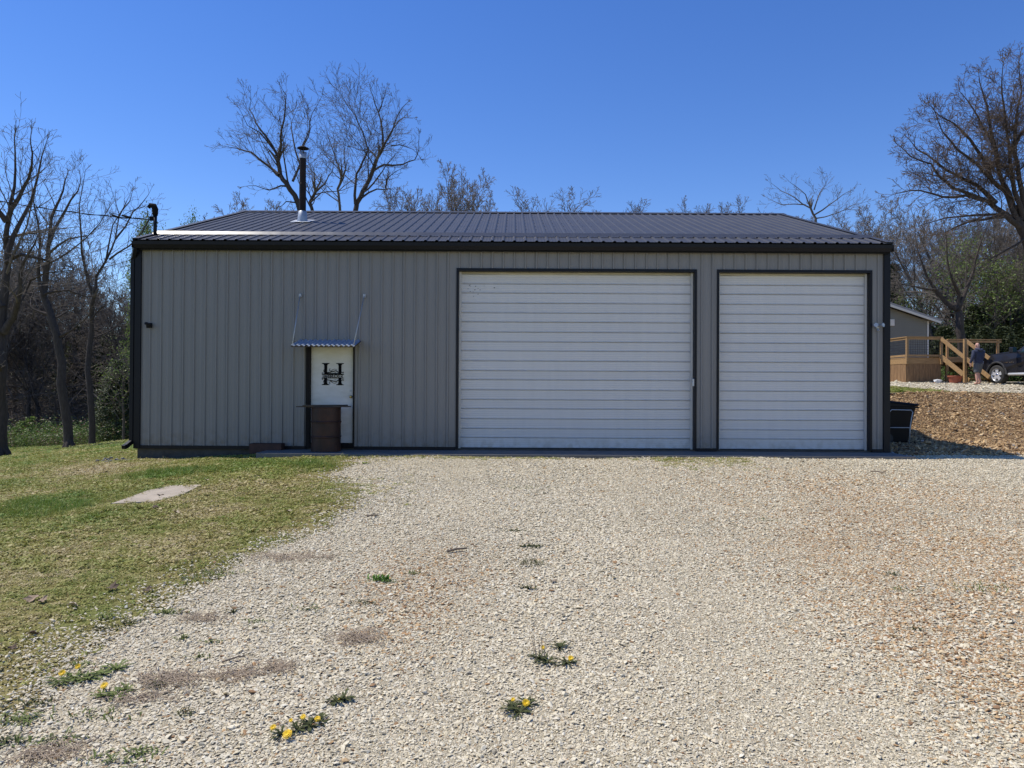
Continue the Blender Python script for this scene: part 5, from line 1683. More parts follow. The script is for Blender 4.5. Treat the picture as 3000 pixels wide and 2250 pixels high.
drail((0.05, -0.075, zt - 0.09), (wfront - 0.07, -0.075, zt - 0.09), 0.035, 0.09)
drail((0.05, -0.075, zf + 0.08), (wfront - 0.07, -0.075, zf + 0.08), 0.035, 0.09)
drail((0.0, 0.02, zt - 0.02), (0.0, 4.0, zt - 0.02), 0.14, 0.038)
drail((-0.015, 0.02, zt - 0.09), (-0.015, 3.95, zt - 0.09), 0.035, 0.09)
drail((-0.015, 0.02, zf + 0.08), (-0.015, 3.95, zf + 0.08), 0.035, 0.09)
def wire_panel(p, q, z0, z1):
    mb = MB()
    p = Vector(p); q = Vector(q); L = (q - p).length; n_ = int(L / 0.1)
    for i in range(1, n_):
        c = p.lerp(q, i / n_); mb.beam((c.x, c.y, z0), (c.x, c.y, z1), 0.009, 0.009, up=(1, 0, 0))
    m_ = int((z1 - z0) / 0.1)
    for j in range(1, m_):
        z = z0 + (z1 - z0) * j / m_; mb.beam((p.x, p.y, z), (q.x, q.y, z), 0.009, 0.009)
    mb.obj('wire_panel', 'wire_black', deck)
wire_panel((0.06, -0.06, 0), (wfront - 0.07, -0.06, 0), zf + 0.12, zt - 0.13)
wire_panel((0.0, 0.03, 0), (0.0, 3.9, 0), zf + 0.12, zt - 0.13)

# ---- stairs to the right of the deck
def dl(px, py, Y=DY):
    return at(px, py, Y) - Vector((dc.x, DY, dg))
stair = thing('deck_stairs', 'wooden stairs with sloping handrails and tall post leading up to the deck', 'stairs', (dc.x, DY, dg))
def sp(name, p, q, w, h, m_='deck_wood'):
    MB().beam(p, q, w, h).obj(name, m_, stair)
def spost(px, y0_, y1_, Y, s_=0.095):
    a = dl(px, y0_, Y); b = dl(px, y1_, Y)
    MB().box(b.x - s_ / 2, b.x + s_ / 2, b.y - s_ / 2, b.y + s_ / 2, b.z, a.z).obj('post', 'deck_wood', stair, bevel=0.006)
yN = 31.35
sp('handrail', dl(2757, 992, yN), dl(2824, 1046, yN - 1.0), 0.045, 0.15)
sp('stringer', dl(2755, 1043, yN), dl(2822, 1097, yN - 1.0), 0.045, 0.19)
spost(2827, 993, 1121, yN - 1.1, 0.11)
spost(2775, 1062, 1118, yN + 0.1, 0.09)
yF = 32.6
sp('handrail', dl(2827, 996, yN + 0.2), dl(2898, 1050, yN - 0.9), 0.045, 0.15)
sp('stringer', dl(2826, 1048, yN + .1), dl(2898, 1105, yN - 1.0), 0.045, 0.17)
# upper landing with its own railing further back
for px in (2775, 2832, 2923):
    spost(px, 997, 1100, yF + 1.0, 0.095)
zr = dl(2870, 995, yF + 1.0).z
a, b = dl(2775, 1000, yF + 1.0), dl(2932, 1000, yF + 1.0)
sp('rail', (a.x, a.y, zr), (b.x, b.y, zr), 0.14, 0.038); sp('rail', (a.x, a.y - .03, zr - 0.10), (b.x, b.y - .03, zr - 0.10), 0.035, 0.09)
sp('rail', (a.x, a.y - .03, zf + 0.08), (b.x, b.y - .03, zf + 0.08), 0.035, 0.09)
mb = MB()
nn = int((b.x - a.x) / 0.1)
for i in range(nn): mb.beam((a.x + i * .1, a.y, zf + .1), (a.x + i * .1, a.y, zr - .14), 0.009, 0.009, up=(1, 0, 0))
mb.obj('wire_panel', 'wire_black', stair)
MB().box(wfront + 0.05, b.x, 1.0, 2.2, zf - 0.17, zf).obj('landing', 'deck_wood', stair)
for i in range(5):
    t = i / 4.0
    zz = zf - 0.18 - 0.185 * i
    xa, xb = dl(2829, 1090, yN + .2).x, dl(2898, 1090, yN + .2).x
    y_ = 1.1 - 0.27 * i
    MB().box(xa, xb, y_ - 0.14, y_ + 0.14, zz - 0.038, zz).obj('tread', 'deck_wood', stair)
for px in (2830, 2897):
    x_ = dl(px, 1090, yN + .2).x
    sp('stringer', (x_, 1.2, zf - 0.2), (x_, -0.15, zf - 1.05), 0.04, 0.24)
MB().box(dl(2829, 1, yN).x, dl(2898, 1, yN).x, 1.3, 1.33, -0.1, zf - .18).obj('back_board', 'fence_wood', stair)

# ---- pot, bag, timbers
pp = at(2798, 1119, 31.0); pg = hz(pp.x, 31.0)
pot = thing('flower_pot', 'terracotta flower pot with green plant beside the deck stairs', 'flower pot', (pp.x, 31.0, pg))
MB().lathe([(0.0, 0.0), (0.20, 0.0), (0.215, 0.02), (0.275, 0.27), (0.30, 0.275), (0.305, 0.33), (0.285, 0.335), (0.27, 0.30), (0.0, 0.29)], 28, cap=False).obj('pot', 'terracotta', pot, smooth=False)
rq = random.Random(9)
link('plant', leaf_mesh('plant', [Vector((rq.gauss(0, .1), rq.gauss(0, .1), 0.38 + abs(rq.gauss(0, .06)))) for _ in range(30)], 4, 0.04, 0.05, rq), 'shrub_leaf', pot)
wb = at(2748, 1119, 30.9); wg = hz(wb.x, 30.9)
v = rng.normal(size=(24, 3)); v /= np.linalg.norm(v, axis=1)[:, None]; v *= np.array([0.20, 0.12, 0.10]) * rng.uniform(.7, 1.15, (24, 1)); v[:, 2] += 0.09
o = link('crumpled_bag', hull_mesh('crumpled_bag', v.tolist()), 'white_bag'); o.location = (wb.x, 30.9, wg)
tag(o, 'small crumpled white bag on the ground before the deck skirting', 'bag')
tl = [(11.0, 22.5), (12.5, 23.5), (14.4, 24.12), (16.4, 24.05), (20, 23.55), (25, 23.1)]
for i, ((xa, ya), (xb, yb)) in enumerate(zip(tl, tl[1:])):
    o = MB().beam((xa, ya, hz(xa, ya) + 0.0), (xb, yb, hz(xb, yb) + 0.0), 0.12, 0.10).obj('landscape_timber', 'timber_edge', bevel=0.015)
    tag(o, ['edging timber nearest the garage', 'second edging timber from the garage', 'edging timber in front of the grass patch', 'edging timber in front of the walking man', 'edging timber below the truck'][i] + ' along the top of the bank', 'timber', 'timbers edging the bank')

# ---- trash cart and folding frame by the right corner
cart = thing('trash_cart', 'black wheeled trash cart with sloping lid at the garage right corner', 'trash cart', (9.32, 17.3, hz(9.32, 17.3)), 0.0)
def frustum(mb, x0, x1, y0, y1, z0, X0, X1, Y0, Y1, z1a, z1b):
    mb.add([(x0, y0, z0), (x1, y0, z0), (x1, y1, z0), (x0, y1, z0), (X0, Y0, z1a), (X1, Y0, z1b), (X1, Y1, z1b), (X0, Y1, z1a)],
           [(0, 3, 2, 1), (4, 5, 6, 7), (0, 1, 5, 4), (1, 2, 6, 5), (2, 3, 7, 6), (3, 0, 4, 7)])
mb = MB(); frustum(mb, -0.30, 0.20, -0.24, 0.24, 0.04, -0.40, 0.36, -0.31, 0.31, 1.00, 0.90)
mb.obj('cart_body', 'plastic_black', cart, bevel=0.025)
mb = MB(); frustum(mb, -0.43, 0.40, -0.33, 0.33, 0.90, -0.43, 0.40, -0.33, 0.33, 1.0, 0.915)
mb.box(-0.44, 0.41, -0.345, 0.345, 0.86, 0.895)
mb.obj('cart_rim', 'plastic_black', cart, bevel=0.01)
mb = MB()
mb.add([(-0.46, -0.35, 1.005), (0.44, -0.35, 0.915), (0.44, 0.35, 0.915), (-0.46, 0.35, 1.005), (-0.44, -0.31, 1.06), (0.40, -0.31, 0.965), (0.40, 0.31, 0.965), (-0.44, 0.31, 1.06)],
       [(0, 3, 2, 1), (4, 5, 6, 7), (0, 1, 5, 4), (1, 2, 6, 5), (2, 3, 7, 6), (3, 0, 4, 7)])
mb.obj('cart_lid', 'plastic_black', cart, bevel=0.02)
for s in (-1, 1):
    q = MB().lathe([(0.0, -0.03), (0.13, -0.03), (0.13, 0.03), (0.0, 0.03)], 18, cap=False)
    MB().add([(-0.32 + v[0], s * 0.27 + v[2], 0.13 + v[1]) for v in q.v], q.f).obj('wheel', 'car_plastic', cart)
fr = thing('tubular_frame', 'grey tubular metal frame leaning against the black trash cart', 'metal frame', (9.05, 16.75, hz(9.05, 16.75)))
MB().tube([(0.30, -0.05, 0.0), (0.34, 0.0, 0.42), (0.40, 0.04, 0.66), (0.44, 0.06, 0.78), (0.41, 0.07, 0.83), (-0.05, 0.07, 0.84), (-0.12, 0.06, 0.78), (-0.2, 0.0, 0.4), (-0.24, -0.05, 0.0)], 0.013, 8).obj('frame_tube', 'dull_zinc', fr, smooth=True)
MB().tube([(-0.2, 0.0, 0.42), (0.335, 0.0, 0.42)], 0.011, 8).obj('cross_bar', 'dull_zinc', fr, smooth=True)

# ---- the parked pickup
ang = math.atan2(0.99, -0.14)
wc = at(2926, 1098, 30.2)
tz = hz(wc.x, 30.2)
# local frame: +x forward, +y left side, origin on the ground under the front axle centre line
wheel_l = Vector((0, 0.86, 0))
rot = Matrix.Rotation(ang, 3, 'Z')
org = Vector((wc.x, 30.2, 0)) - rot @ wheel_l
truck = thing('pickup_truck', 'dark pickup truck with chrome wheels parked at the right edge', 'pickup truck', (org.x, org.y, tz), ang)
def arch(cx, cz, r, n=12): return [(cx + r * math.cos(a), cz + r * math.sin(a)) for a in np.linspace(0, math.pi, n)]
side = [(0.86, 0.52), (0.90, 0.62), (0.92, 0.95), (0.86, 1.08)] + [(0.62, 1.18), (-0.1, 1.235), (-0.62, 1.27), (-0.95, 1.28), (-3.05, 1.28), (-5.0, 1.28), (-5.02, 0.55)]
low = [(-4.6, 0.5)] + arch(-3.57, 0.42, 0.50)[::-1] + [(-3.0, 0.42), (-0.62, 0.40)] + arch(0, 0.42, 0.49)[::-1] + [(0.60, 0.42)]
def side_half(x, z):
    w = 0.985
    if x > 0.55: w -= 0.16 * ((x - 0.55) / 0.37) ** 2
    if z > 1.0: w -= 0.09 * (z - 1.0) / 0.28
    if z < 0.6: w -= 0.03
    return w
mb = MB()
poly = side + low
n_ = len(poly)
mb.add([(x, side_half(x, z), z) for x, z in poly] + [(x, -side_half(x, z), z) for x, z in poly],
       [tuple(range(n_)), tuple(range(2 * n_ - 1, n_ - 1, -1))] + [(i, n_ + i, n_ + (i + 1) % n_, (i + 1) % n_) for i in range(n_)])
mb.v = [(x, y, z if z < .7 else .7 + (z - .7) * 1.18) for x, y, z in mb.v]
body = mb.obj('body', 'car_paint', truck, bevel=0.02, seg=2)
# hood bulge
mb = MB()
hp = [(0.80, 1.09), (0.55, 1.20), (0, 1.26), (-0.55, 1.295), (-0.92, 1.30)]
for (xa, za), (xb, zb) in zip(hp, hp[1:]):
    mb.add([(xa, 0.78, za - 0.02), (xa, 0.4, za + .025), (xa, -0.4, za + .025), (xa, -0.78, za - 0.02), (xb, 0.80, zb - 0.02), (xb, 0.42, zb + .03), (xb, -0.42, zb + .03), (xb, -0.80, zb - 0.02)],
           [(0, 1, 5, 4), (1, 2, 6, 5), (2, 3, 7, 6)])
mb.v = [(x, y, .7 + (z - .7) * 1.18) for x, y, z in mb.v]
mb.obj('hood', 'car_paint', truck, smooth=True)
# cab
cab_p = [(-0.85, 1.27), (-1.55, 1.86), (-1.75, 1.90), (-2.95, 1.90), (-3.15, 1.84), (-3.30, 1.27)]
def cw_(z): return 0.92 - 0.20 * (z - 1.27) / 0.63
mb = MB(); n_ = len(cab_p)
mb.add([(x, cw_(z), z) for x, z in cab_p] + [(x, -cw_(z), z) for x, z in cab_p], [tuple(range(n_)), tuple(range(2 * n_ - 1, n_ - 1, -1))] + [(i, n_ + i, n_ + (i + 1) % n_, (i + 1) % n_) for i in range(n_)])
mb.obj('cab', 'car_paint', truck, bevel=0.02)
for s in (-1, 1):
    for wp in ([(-1.12, 1.31), (-1.60, 1.80), (-2.10, 1.83), (-2.10, 1.31)], [(-2.20, 1.31), (-2.20, 1.83), (-2.92, 1.82), (-3.12, 1.70), (-3.18, 1.31)]):
        mb = MB(); m_ = len(wp)
        mb.add([(x, s * (cw_(z) + 0.004), z) for x, z in wp] + [(x, s * (cw_(z) - 0.01), z) for x, z in wp], [tuple(range(m_)), tuple(range(2 * m_ - 1, m_ - 1, -1))] + [(i, m_ + i, m_ + (i + 1) % m_, (i + 1) % m_) for i in range(m_)])
        mb.obj('side_window', 'car_glass', truck)
    # door seams and handles as proud lines
    mb = MB()
    for x in (-1.02, -2.15, -3.2):
        mb.box(x - 0.006, x + 0.006, min(s * 0.978, s * 0.988), max(s * 0.978, s * 0.988), 0.48, 1.1)
    mb.obj('door_seam', 'car_plastic', truck)
    MB().box(-2.02, -1.82, min(s * .96, s * 1.02), max(s * .96, s * 1.02), 1.06, 1.10).obj('door_handle', 'car_paint', truck, bevel=.01)
    MB().tube([(-0.68, s * 1.0, 0.42), (-0.74, s * 1.06, 0.42), (-2.95, s * 1.06, 0.42), (-3.0, s * 1.0, 0.42)], 0.055, 10).obj('running_board', 'alloy', truck, smooth=True)
    mb = MB(); mb.beam((-1.0, s * 0.93, 1.33), (-1.02, s * 1.06, 1.37), 0.06, 0.05)
    mr_ = mb.obj('mirror', 'car_paint', truck)
    MB().box(-1.12, -0.93, min(s * 1.05, s * 1.26), max(s * 1.05, s * 1.26), 1.30, 1.52).obj('mirror_housing', 'car_paint', mr_, bevel=.03)
    MB().box(-1.126, -1.1205, min(s * 1.07, s * 1.24), max(s * 1.07, s * 1.24), 1.32, 1.50).obj('mirror_glass', 'car_glass', mr_)
    # flared arch lip with road dust
    for cx in (0, -3.57):
        mb = MB()
        ao = arch(cx, 0.42, 0.56, 15); ai = arch(cx, 0.42, 0.488, 15)
        for (a0, a1, b0, b1) in zip(ao, ao[1:], ai, ai[1:]):
            ya_, yb_ = s * 0.984, s * 1.012
            mb.add([(a0[0], ya_, a0[1]), (a1[0], ya_, a1[1]), (b1[0], yb_, b1[1]), (b0[0], yb_, b0[1]), (b0[0], s * .93, b0[1]), (b1[0], s * .93, b1[1])], [(0, 1, 2, 3), (3, 2, 5, 4)])
        mb.obj('wheel_arch', 'car_dusty', truck, smooth=True)
    mb = MB(); mb.box(0.70, 0.885, min(s * .55, s * .86), max(s * .55, s * .86), 0.88, 1.04)
    mb.obj('headlight', 'lamp_lens', truck, bevel=.03)
    # chrome badge on the fender
    mb = MB()
    yb_ = s * 0.986
    for q in range(3):
        x_ = -0.66 - q * 0.085
        if q == 1:
            mb.beam((x_, yb_, 0.885), (x_ - 0.06, yb_, 0.955), 0.008, 0.014); mb.beam((x_, yb_, 0.955), (x_ - 0.06, yb_, 0.885), 0.008, 0.014)
        else:
            mb.beam((x_ - .045, yb_, 0.88), (x_ - 0.045, yb_, 0.96), 0.008, 0.014); mb.beam((x_, yb_, 0.955), (x_ - 0.01, yb_, 0.915), 0.008, 0.014); mb.beam((x_, yb_, 0.913), (x_ - 0.065, yb_, 0.913), 0.008, 0.014)
    mb.box(-0.60, -0.45, min(yb_, yb_ + s * .006), max(yb_, yb_ + s * .006), 0.91, 0.935)
    mb.obj('fender_badge', 'chrome', truck)
# windscreen, grille, bumper, bed
mb = MB(); mb.add([(-0.905, 0.80, 1.335), (-0.905, -0.80, 1.335), (-1.50, -0.66, 1.838), (-1.50, 0.66, 1.838)], [(0, 1, 2, 3)])
mb.obj('windscreen', 'car_glass', truck)
MB().box(0.86, 0.935, -0.55, 0.55, 0.72, 1.05).obj('grille', 'car_plastic', truck, bevel=.02)
MB().prism([(-0.85, 0.42), (-0.85, 0.66), (0.85, 0.66), (0.85, 0.42)], 'x', 0.80, 1.0).obj('front_bumper', 'car_paint', truck, bevel=.04)
MB().box(-5.12, -5.0, -0.9, 0.9, 0.5, 0.68).obj('rear_bumper', 'chrome', truck, bevel=.03)
MB().box(-4.9, -3.36, -0.82, 0.82, 1.281, 1.30).obj('bed_cover', 'car_plastic', truck)
MB().box(-4.4, 0.6, -0.8, 0.8, 0.38, 0.55).obj('underbody', 'car_plastic', truck)
def wheel(x, s):
    wroot = None
    q = MB().lathe([(0.27, -0.13), (0.36, -0.135), (0.405, -0.115), (0.413, -0.06), (0.413, 0.06), (0.405, 0.115), (0.36, 0.135), (0.27, 0.13)], 36, cap=False)
    w = MB().add([(x + v[0], s * 0.85 + v[2], 0.41 + v[1]) for v in q.v], q.f).obj('wheel', 'tyre', truck, smooth=True)
    q = MB().lathe([(0.275, -0.12), (0.262, -0.12), (0.255, 0.05), (0.262, 0.12), (0.285, 0.125), (0.285, 0.115), (0.275, 0.11)], 32, cap=False)
    MB().add([(x + v[0], s * (0.85 + v[2]), 0.41 + v[1]) for v in q.v], q.f).obj('rim', 'alloy', w, smooth=True)
    mb = MB()
    for k_ in range(5):
        a = k_ * 2 * math.pi / 5 + 0.3
        c, sn = math.cos(a), math.sin(a)
        def P(r_, t_, o_): return (x + r_ * c - t_ * sn, s * (0.85 + o_), 0.41 + r_ * sn + t_ * c)
        mb.add([P(0.04, -.055, .105), P(.04, .055, .105), P(.27, .085, .10), P(.27, -.085, .10), P(0.04, -.04, .05), P(.04, .04, .05), P(.27, .06, .05), P(.27, -.06, .05)],
               [(0, 1, 2, 3), (7, 6, 5, 4), (0, 4, 5, 1), (1, 5, 6, 2), (2, 6, 7, 3), (3, 7, 4, 0)])
    mb.obj('spokes', 'alloy', w)
    q = MB().lathe([(0.0, 0.115), (0.05, 0.112), (0.06, 0.09), (0.06, 0.04)], 16, cap=False)
    MB().add([(x + v[0], s * (0.85 + v[2]), 0.41 + v[1]) for v in q.v], q.f).obj('hub_cap', 'chrome', w, smooth=True)
    q = MB().lathe([(0.0, 0.0), (0.255, 0.0), (0.255, -0.02), (0, -0.02)], 24, cap=False)
    MB().add([(x + v[0], s * (0.85 + v[2]), 0.41 + v[1]) for v in q.v], q.f).obj('brake_disc', 'car_plastic', w)
for x in (0, -3.57):
    for s in (-1, 1): wheel(x, s)

# ---- the man walking away
pm = at(2866, 1126, 29.6)
man = thing('person', 'bald person in navy hoodie, grey shorts and sandals walking towards the deck stairs', 'person', (pm.x, 29.6, hz(pm.x, 29.6) + 0.012), R(12))
# x right, y forward (away from the camera)
J = [((0, 0, 0.93), (.12, .10)), ((0, 0.01, 1.08), (.12, .10)), ((0, 0.01, 1.26), (.13, .10)), ((0, 0.0, 1.38), (.10, .08)), ((0, 0.015, 1.48), (.066, .064)), ((0, 0.03, 1.545), (.07, .078)), ((0, 0.045, 1.63), (.082, .098)), ((0, 0.04, 1.71), (.07, .082)), ((0, 0.035, 1.745), (.03, .035)),
     ((-.215, -0.01, 1.375), (.05, .05)), ((-.285, -0.03, 1.13), (.045, .045)), ((-.30, 0.07, 0.90), (.038, .040)), ((-.295, 0.10, .84), (.034, .024)),
     ((.215, -0.01, 1.375), (.05, .05)), ((.275, 0.05, 1.14), (.045, .045)), ((.265, 0.20, 0.95), (.038, .040)), ((.26, 0.23, .89), (.034, .024)),
     ((-.095, 0, .86), (.10, .11)), ((-.10, -.02, .50), (.066, .07)), ((-.10, -.03, .34), (.062, .064)), ((-.10, -.05, .09), (.040, .042)), ((-.105, 0.02, .045), (.045, .032)), ((-.11, .14, .03), (.045, .022)),
     ((.095, .01, .86), (.10, .11)), ((.09, .10, .51), (.066, .07)), ((.085, .06, .34), (.062, .064)), ((.08, -.02, .11), (.040, .042)), ((.08, .04, .055), (.045, .032)), ((.08, .155, .03), (.045, .022))]
E = [(0, 1), (1, 2), (2, 3), (3, 4), (4, 5), (5, 6), (6, 7), (7, 8), (3, 9), (9, 10), (10, 11), (11, 12), (3, 13), (13, 14), (14, 15), (15, 16), (0, 17), (17, 18), (18, 19), (19, 20), (20, 21), (21, 22), (0, 23), (23, 24), (24, 25), (25, 26), (26, 27), (27, 28)]
# five fingers on each hand
for base, sg in ((12, 1), (16, -1)):
    bp = Vector(J[base][0])
    for f in range(4):
        o_ = (f - 1.5) * 0.018
        p1 = bp + Vector((0, o_ + 0.005, -0.05)); p2 = p1 + Vector((sg * 0.012, 0.006, (-0.035, -0.042, -0.038, -0.028)[f])); p3 = p2 + Vector((sg * 0.016, 0.004, -0.022))
        k0 = len(J)
        J += [(tuple(p1), (.0095, .0095)), (tuple(p2), (.0088, .0088)), (tuple(p3), (.0075, .0075))]
        E += [(base, k0), (k0, k0 + 1), (k0 + 1, k0 + 2)]
    k0 = len(J)
    J += [(tuple(bp + Vector((sg * 0.02, 0.03, -0.02))), (.0105, .0105)), (tuple(bp + Vector((sg * 0.03, 0.04, -0.06))), (.0085, .0085))]
    E += [(base, k0), (k0, k0 + 1)]
body_p = skin('body', [j[0] for j in J], E, [j[1] for j in J], 'skin', man, 2)
# face and ears
mb = MB()
for s in (-1, 1):
    mb.tube([(s * .079, 0.035, 1.60), (s * .094, 0.025, 1.63), (s * .084, 0.03, 1.66)], [.012, .018, .012], 8)
mb.obj('ear', 'skin', body_p, smooth=True)
mb = MB(); mb.tube([(0, 0.135, 1.655), (0, .158, 1.612), (0, .142, 1.60)], [.008, .016, .010], 8); mb.obj('nose', 'skin', body_p, smooth=True)
mb = MB()
for s in (-1, 1): mb.box(s * .034 - .012, s * .034 + .012, .128, .139, 1.64, 1.65)
mb.obj('eye', 'decal_black', body_p)
MB().box(-.024, .024, .125, .140, 1.565, 1.571).obj('mouth', 'terracotta', body_p)
H_ = [((0, 0, .80), (.20, .165)), ((0, 0.01, .98), (.205, .17)), ((0, 0.01, 1.22), (.215, .165)), ((0, 0, 1.385), (.185, .135)), ((0, -.005, 1.455), (.10, .10)), ((0, 0.0, 1.495), (.088, .088)),
      ((-.225, -.01, 1.375), (.086, .09)), ((-.295, -.03, 1.13), (.07, .074)), ((-.308, .06, .935), (.052, .055)), ((-.308, .075, .90), (.046, .048)), ((.225, -.01, 1.375), (.086, .09)), ((.285, .05, 1.14), (.07, .074)), ((.275, .18, .975), (.052, .055)), ((.272, .2, .945), (.046, .048))]
skin('hoodie', [h[0] for h in H_], [(0, 1), (1, 2), (2, 3), (3, 4), (4, 5), (3, 6), (6, 7), (7, 8), (8, 9), (3, 10), (10, 11), (11, 12), (12, 13)], [h[1] for h in H_], 'hoodie_navy', man, 2)
mb = MB().tube([(-.095, .06, 1.50), (-.11, -.04, 1.475), (-.06, -.13, 1.44), (0, -.15, 1.425), (.06, -.13, 1.44), (.11, -.04, 1.475), (.095, .06, 1.50)], [.03, .045, .055, .06, .055, .045, .03], 10)
mb.obj('hood_fold', 'hoodie_navy', man, smooth=True)
Sh = [((0, 0, 1.0), (.185, .15)), ((0, 0, .84), (.185, .15)), ((-.10, 0, .74), (.118, .125)), ((-.105, -.015, .52), (.108, .112)), ((-.105, -.015, .49), (.106, .11)), ((.10, .03, .74), (.118, .125)), ((.098, .085, .52), (.108, .112)), ((.098, .09, .49), (.106, .11))]
skin('shorts', [h[0] for h in Sh], [(0, 1), (1, 2), (2, 3), (3, 4), (1, 5), (5, 6), (6, 7)], [h[1] for h in Sh], 'shorts_grey', man, 2)
for x_, y_ in ((-.107, .045), (.08, .06)):
    mb = MB().prism([(x_ + .05 * math.cos(a), y_ + .145 * math.sin(a)) for a in np.linspace(0, 2 * math.pi, 17)[:-1]], 'z', -0.012, 0.012)
    mb.tube([(x_ - .05, y_ + .02, .02), (x_ - .03, y_ + .05, .068), (x_ + .03, y_ + .05, .068), (x_ + .05, y_ + .02, .02)], .012, 6)
    mb.obj('sandal', 'sandal', man)

# ------------------------------------------------------------------ weeds, blooms, leaves and sticks in the foreground
rw = random.Random(1234)
def leaf_strip(V, Q, T, c, az, L, w, rise, droop, jag=0.0):
    pr_ = None
    n = 5
    for i in range(n + 1):
        t = i / n
        x = L * t; z = rise * math.sin(t * 1.6) - droop * t * t
        ww = w * math.sin(math.pi * min(0.97, 0.12 + 0.85 * t)) * (1 + jag * (1 if i % 2 else -1))
        if i == n: ww = 0.001
        p = Vector((c.x + math.cos(az) * x, c.y + math.sin(az) * x, c.z + z)); s_ = Vector((-math.sin(az), math.cos(az), rw.uniform(-.15, .15))) * ww / 2
        k = len(V); V += [tuple(p - s_), tuple(p + s_)]
        if i: Q.append((k - 2, k - 1, k + 1, k))
def rosette(n, L, w, rise, jag, spread=0.0, ctr=None):
    V, Q = [], []
    for i in range(n):
        a = i * 2.4 + rw.uniform(-.4, .4)
        c = Vector((rw.gauss(0, spread), rw.gauss(0, spread) * 0.5, 0.004)) if ctr is None else ctr
        leaf_strip(V, Q, None, c, a, L * rw.uniform(.5, 1.15), w * rw.uniform(.7, 1.2), rise * rw.uniform(.2, 1.3), rise * 0.4, jag)
    return np_mesh('leaf_rosette', np.array(V), [np.array(Q)])
def bloom_mesh(r):
    V, Q = [], []
    for ring, (nn, rr_, zz, tilt) in enumerate(((22, 1.0, 0.0, 0.10), (18, .78, .10, .30), (12, .5, .18, .5))):
        for i in range(nn):
            a = 2 * math.pi * i / nn + ring * .13 + rw.uniform(-.05, .05)
            w = 0.16 * r
            c, s_ = math.cos(a), math.sin(a); l = r * rr_ * rw.uniform(.9, 1.05)
            k = len(V)
            V += [(-s_ * w * .3, c * w * .3, zz * r), (s_ * w * .3, -c * w * .3, zz * r), (c * l + s_ * w * .5, s_ * l - c * w * .5, zz * r + l * tilt), (c * l - s_ * w * .5, s_ * l + c * w * .5, zz * r + l * tilt)]
            Q.append((k, k + 1, k + 2, k + 3))
    return np_mesh('bloom', np.array(V), [np.array(Q)])
def plant_at(px, py): 
    p = on_ground(px, py); return Vector((p.x, p.y, p.z + 0.012))
def dandelion(px, py, label, clumps, blooms, L=0.085, stalks=0, leafm='weed_dark'):
    o = thing('dandelion', label, 'dandelion', plant_at(px, py), 0, 'dandelions in the gravel')
    base = Vector(o.location)
    for (qx, qy) in clumps:
        p = plant_at(qx, qy) - base
        me = rosette(22, L, 0.011, 0.032, 0.4)
        q = link('leaf_rosette', me, leafm, o); q.location = p
    for (qx, qy, r, hh) in blooms:
        p = plant_at(qx, qy) - base
        q = link('bloom', bloom_mesh(r * 1.05), 'bloom_yellow', o); q.location = (p.x, p.y, p.z + hh)
        q.rotation_euler = (rw.uniform(.6, 1.0), rw.uniform(-.3, .3), 0)
        MB().tube([p + Vector((rw.uniform(-.02, .02), .02, 0)), p + Vector((0, 0, hh))], 0.0025, 5).obj('stem', 'weed_green', o)
    for i in range(stalks):
        d = Vector((rw.uniform(-.05, .02), rw.uniform(-.02, .02), rw.uniform(.10, .15)))
        c = plant_at(*clumps[0]) - base + Vector((rw.uniform(-.03, .03), 0, 0))
        MB().tube([c, c + d * .6, c + d], 0.0022, 5).obj('stalk', 'dead_grass', o)
dandelion(1530, 2088, 'dandelion with one big and one small yellow bloom, lowest on the bare gravel', [(1500, 2085), (1545, 2075), (1520, 2098)], [(1541, 2087, .019, .035), (1503, 2068, .011, .02)])
dandelion(1615, 1935, 'dandelion with thin dry stalks and two yellow blooms in mid gravel', [(1580, 1938), (1640, 1905), (1660, 1952), (1600, 1950)], [(1672, 1950, .017, .03), (1590, 1920, .013, .035)], stalks=5)
dandelion(865, 2150, 'long dandelion clump with five yellow blooms near the bottom of the picture', [(825, 2165), (870, 2150), (905, 2138), (935, 2125)], [(842, 2178, .022, .03), (800, 2158, .014, .03), (852, 2137, .010, .03), (888, 2130, .014, .035), (930, 2132, .014, .03)], L=.07)
dandelion(990, 2066, 'small dark dandelion rosette above the long clump with five blooms', [(985, 2066), (1005, 2058)], [(995, 2066, .008, .02)], L=.07)
dandelion(200, 2000, 'leafy dandelion patch with orange yellow blooms on the left gravel edge', [(175, 2010), (215, 2000), (255, 2000), (290, 1985), (340, 1970)], [(182, 2000, .018, .04), (228, 1983, .015, .045)], L=.10, leafm='weed_green')
dandelion(320, 2045, 'dandelion with a single yellow bloom below the leafy dandelion patch', [(300, 2050), (340, 2050), (370, 2035)], [(305, 2038, .019, .04)], L=.08, leafm='weed_green')
def weed(px, py, label, n, L, w, rise, m_='weed_green', spread=0.02, jag=0.1, group='weeds in the gravel', grassy=0):
    n = int(n * 1.3); L *= 0.75; w *= 0.7; rise *= 0.7
    o = thing('weed', label, 'weed', plant_at(px, py), 0, group)
    link('leaf_rosette', rosette(n, L, w, rise, jag, spread), m_, o)
    return o
weed(1110, 1706, 'bright green round weed left of centre in the gravel', 70, .045, .014, .07, 'weed_bright', .045)
weed(1150, 1712, 'dull thin weed touching the bright green weed on its right', 24, .05, .008, .05, 'weed_green', .035)
weed(1555, 1606, 'flat dark green mat of weed, third from the garage in the centre row', 70, .05, .02, .03, 'weed_dark', .06)
weed(1505, 1559, 'small flat green weed, second from the garage in the centre row', 40, .05, .018, .02, 'weed_dark', .055)
weed(1530, 1432, 'broad pale weed patch nearest the garage in the centre row', 60, .07, .012, .035, 'weed_green', .19)
weed(1570, 1448, 'flat dark weed at the near edge of the pale weed patch', 30, .07, .02, .015, 'weed_dark', .08)
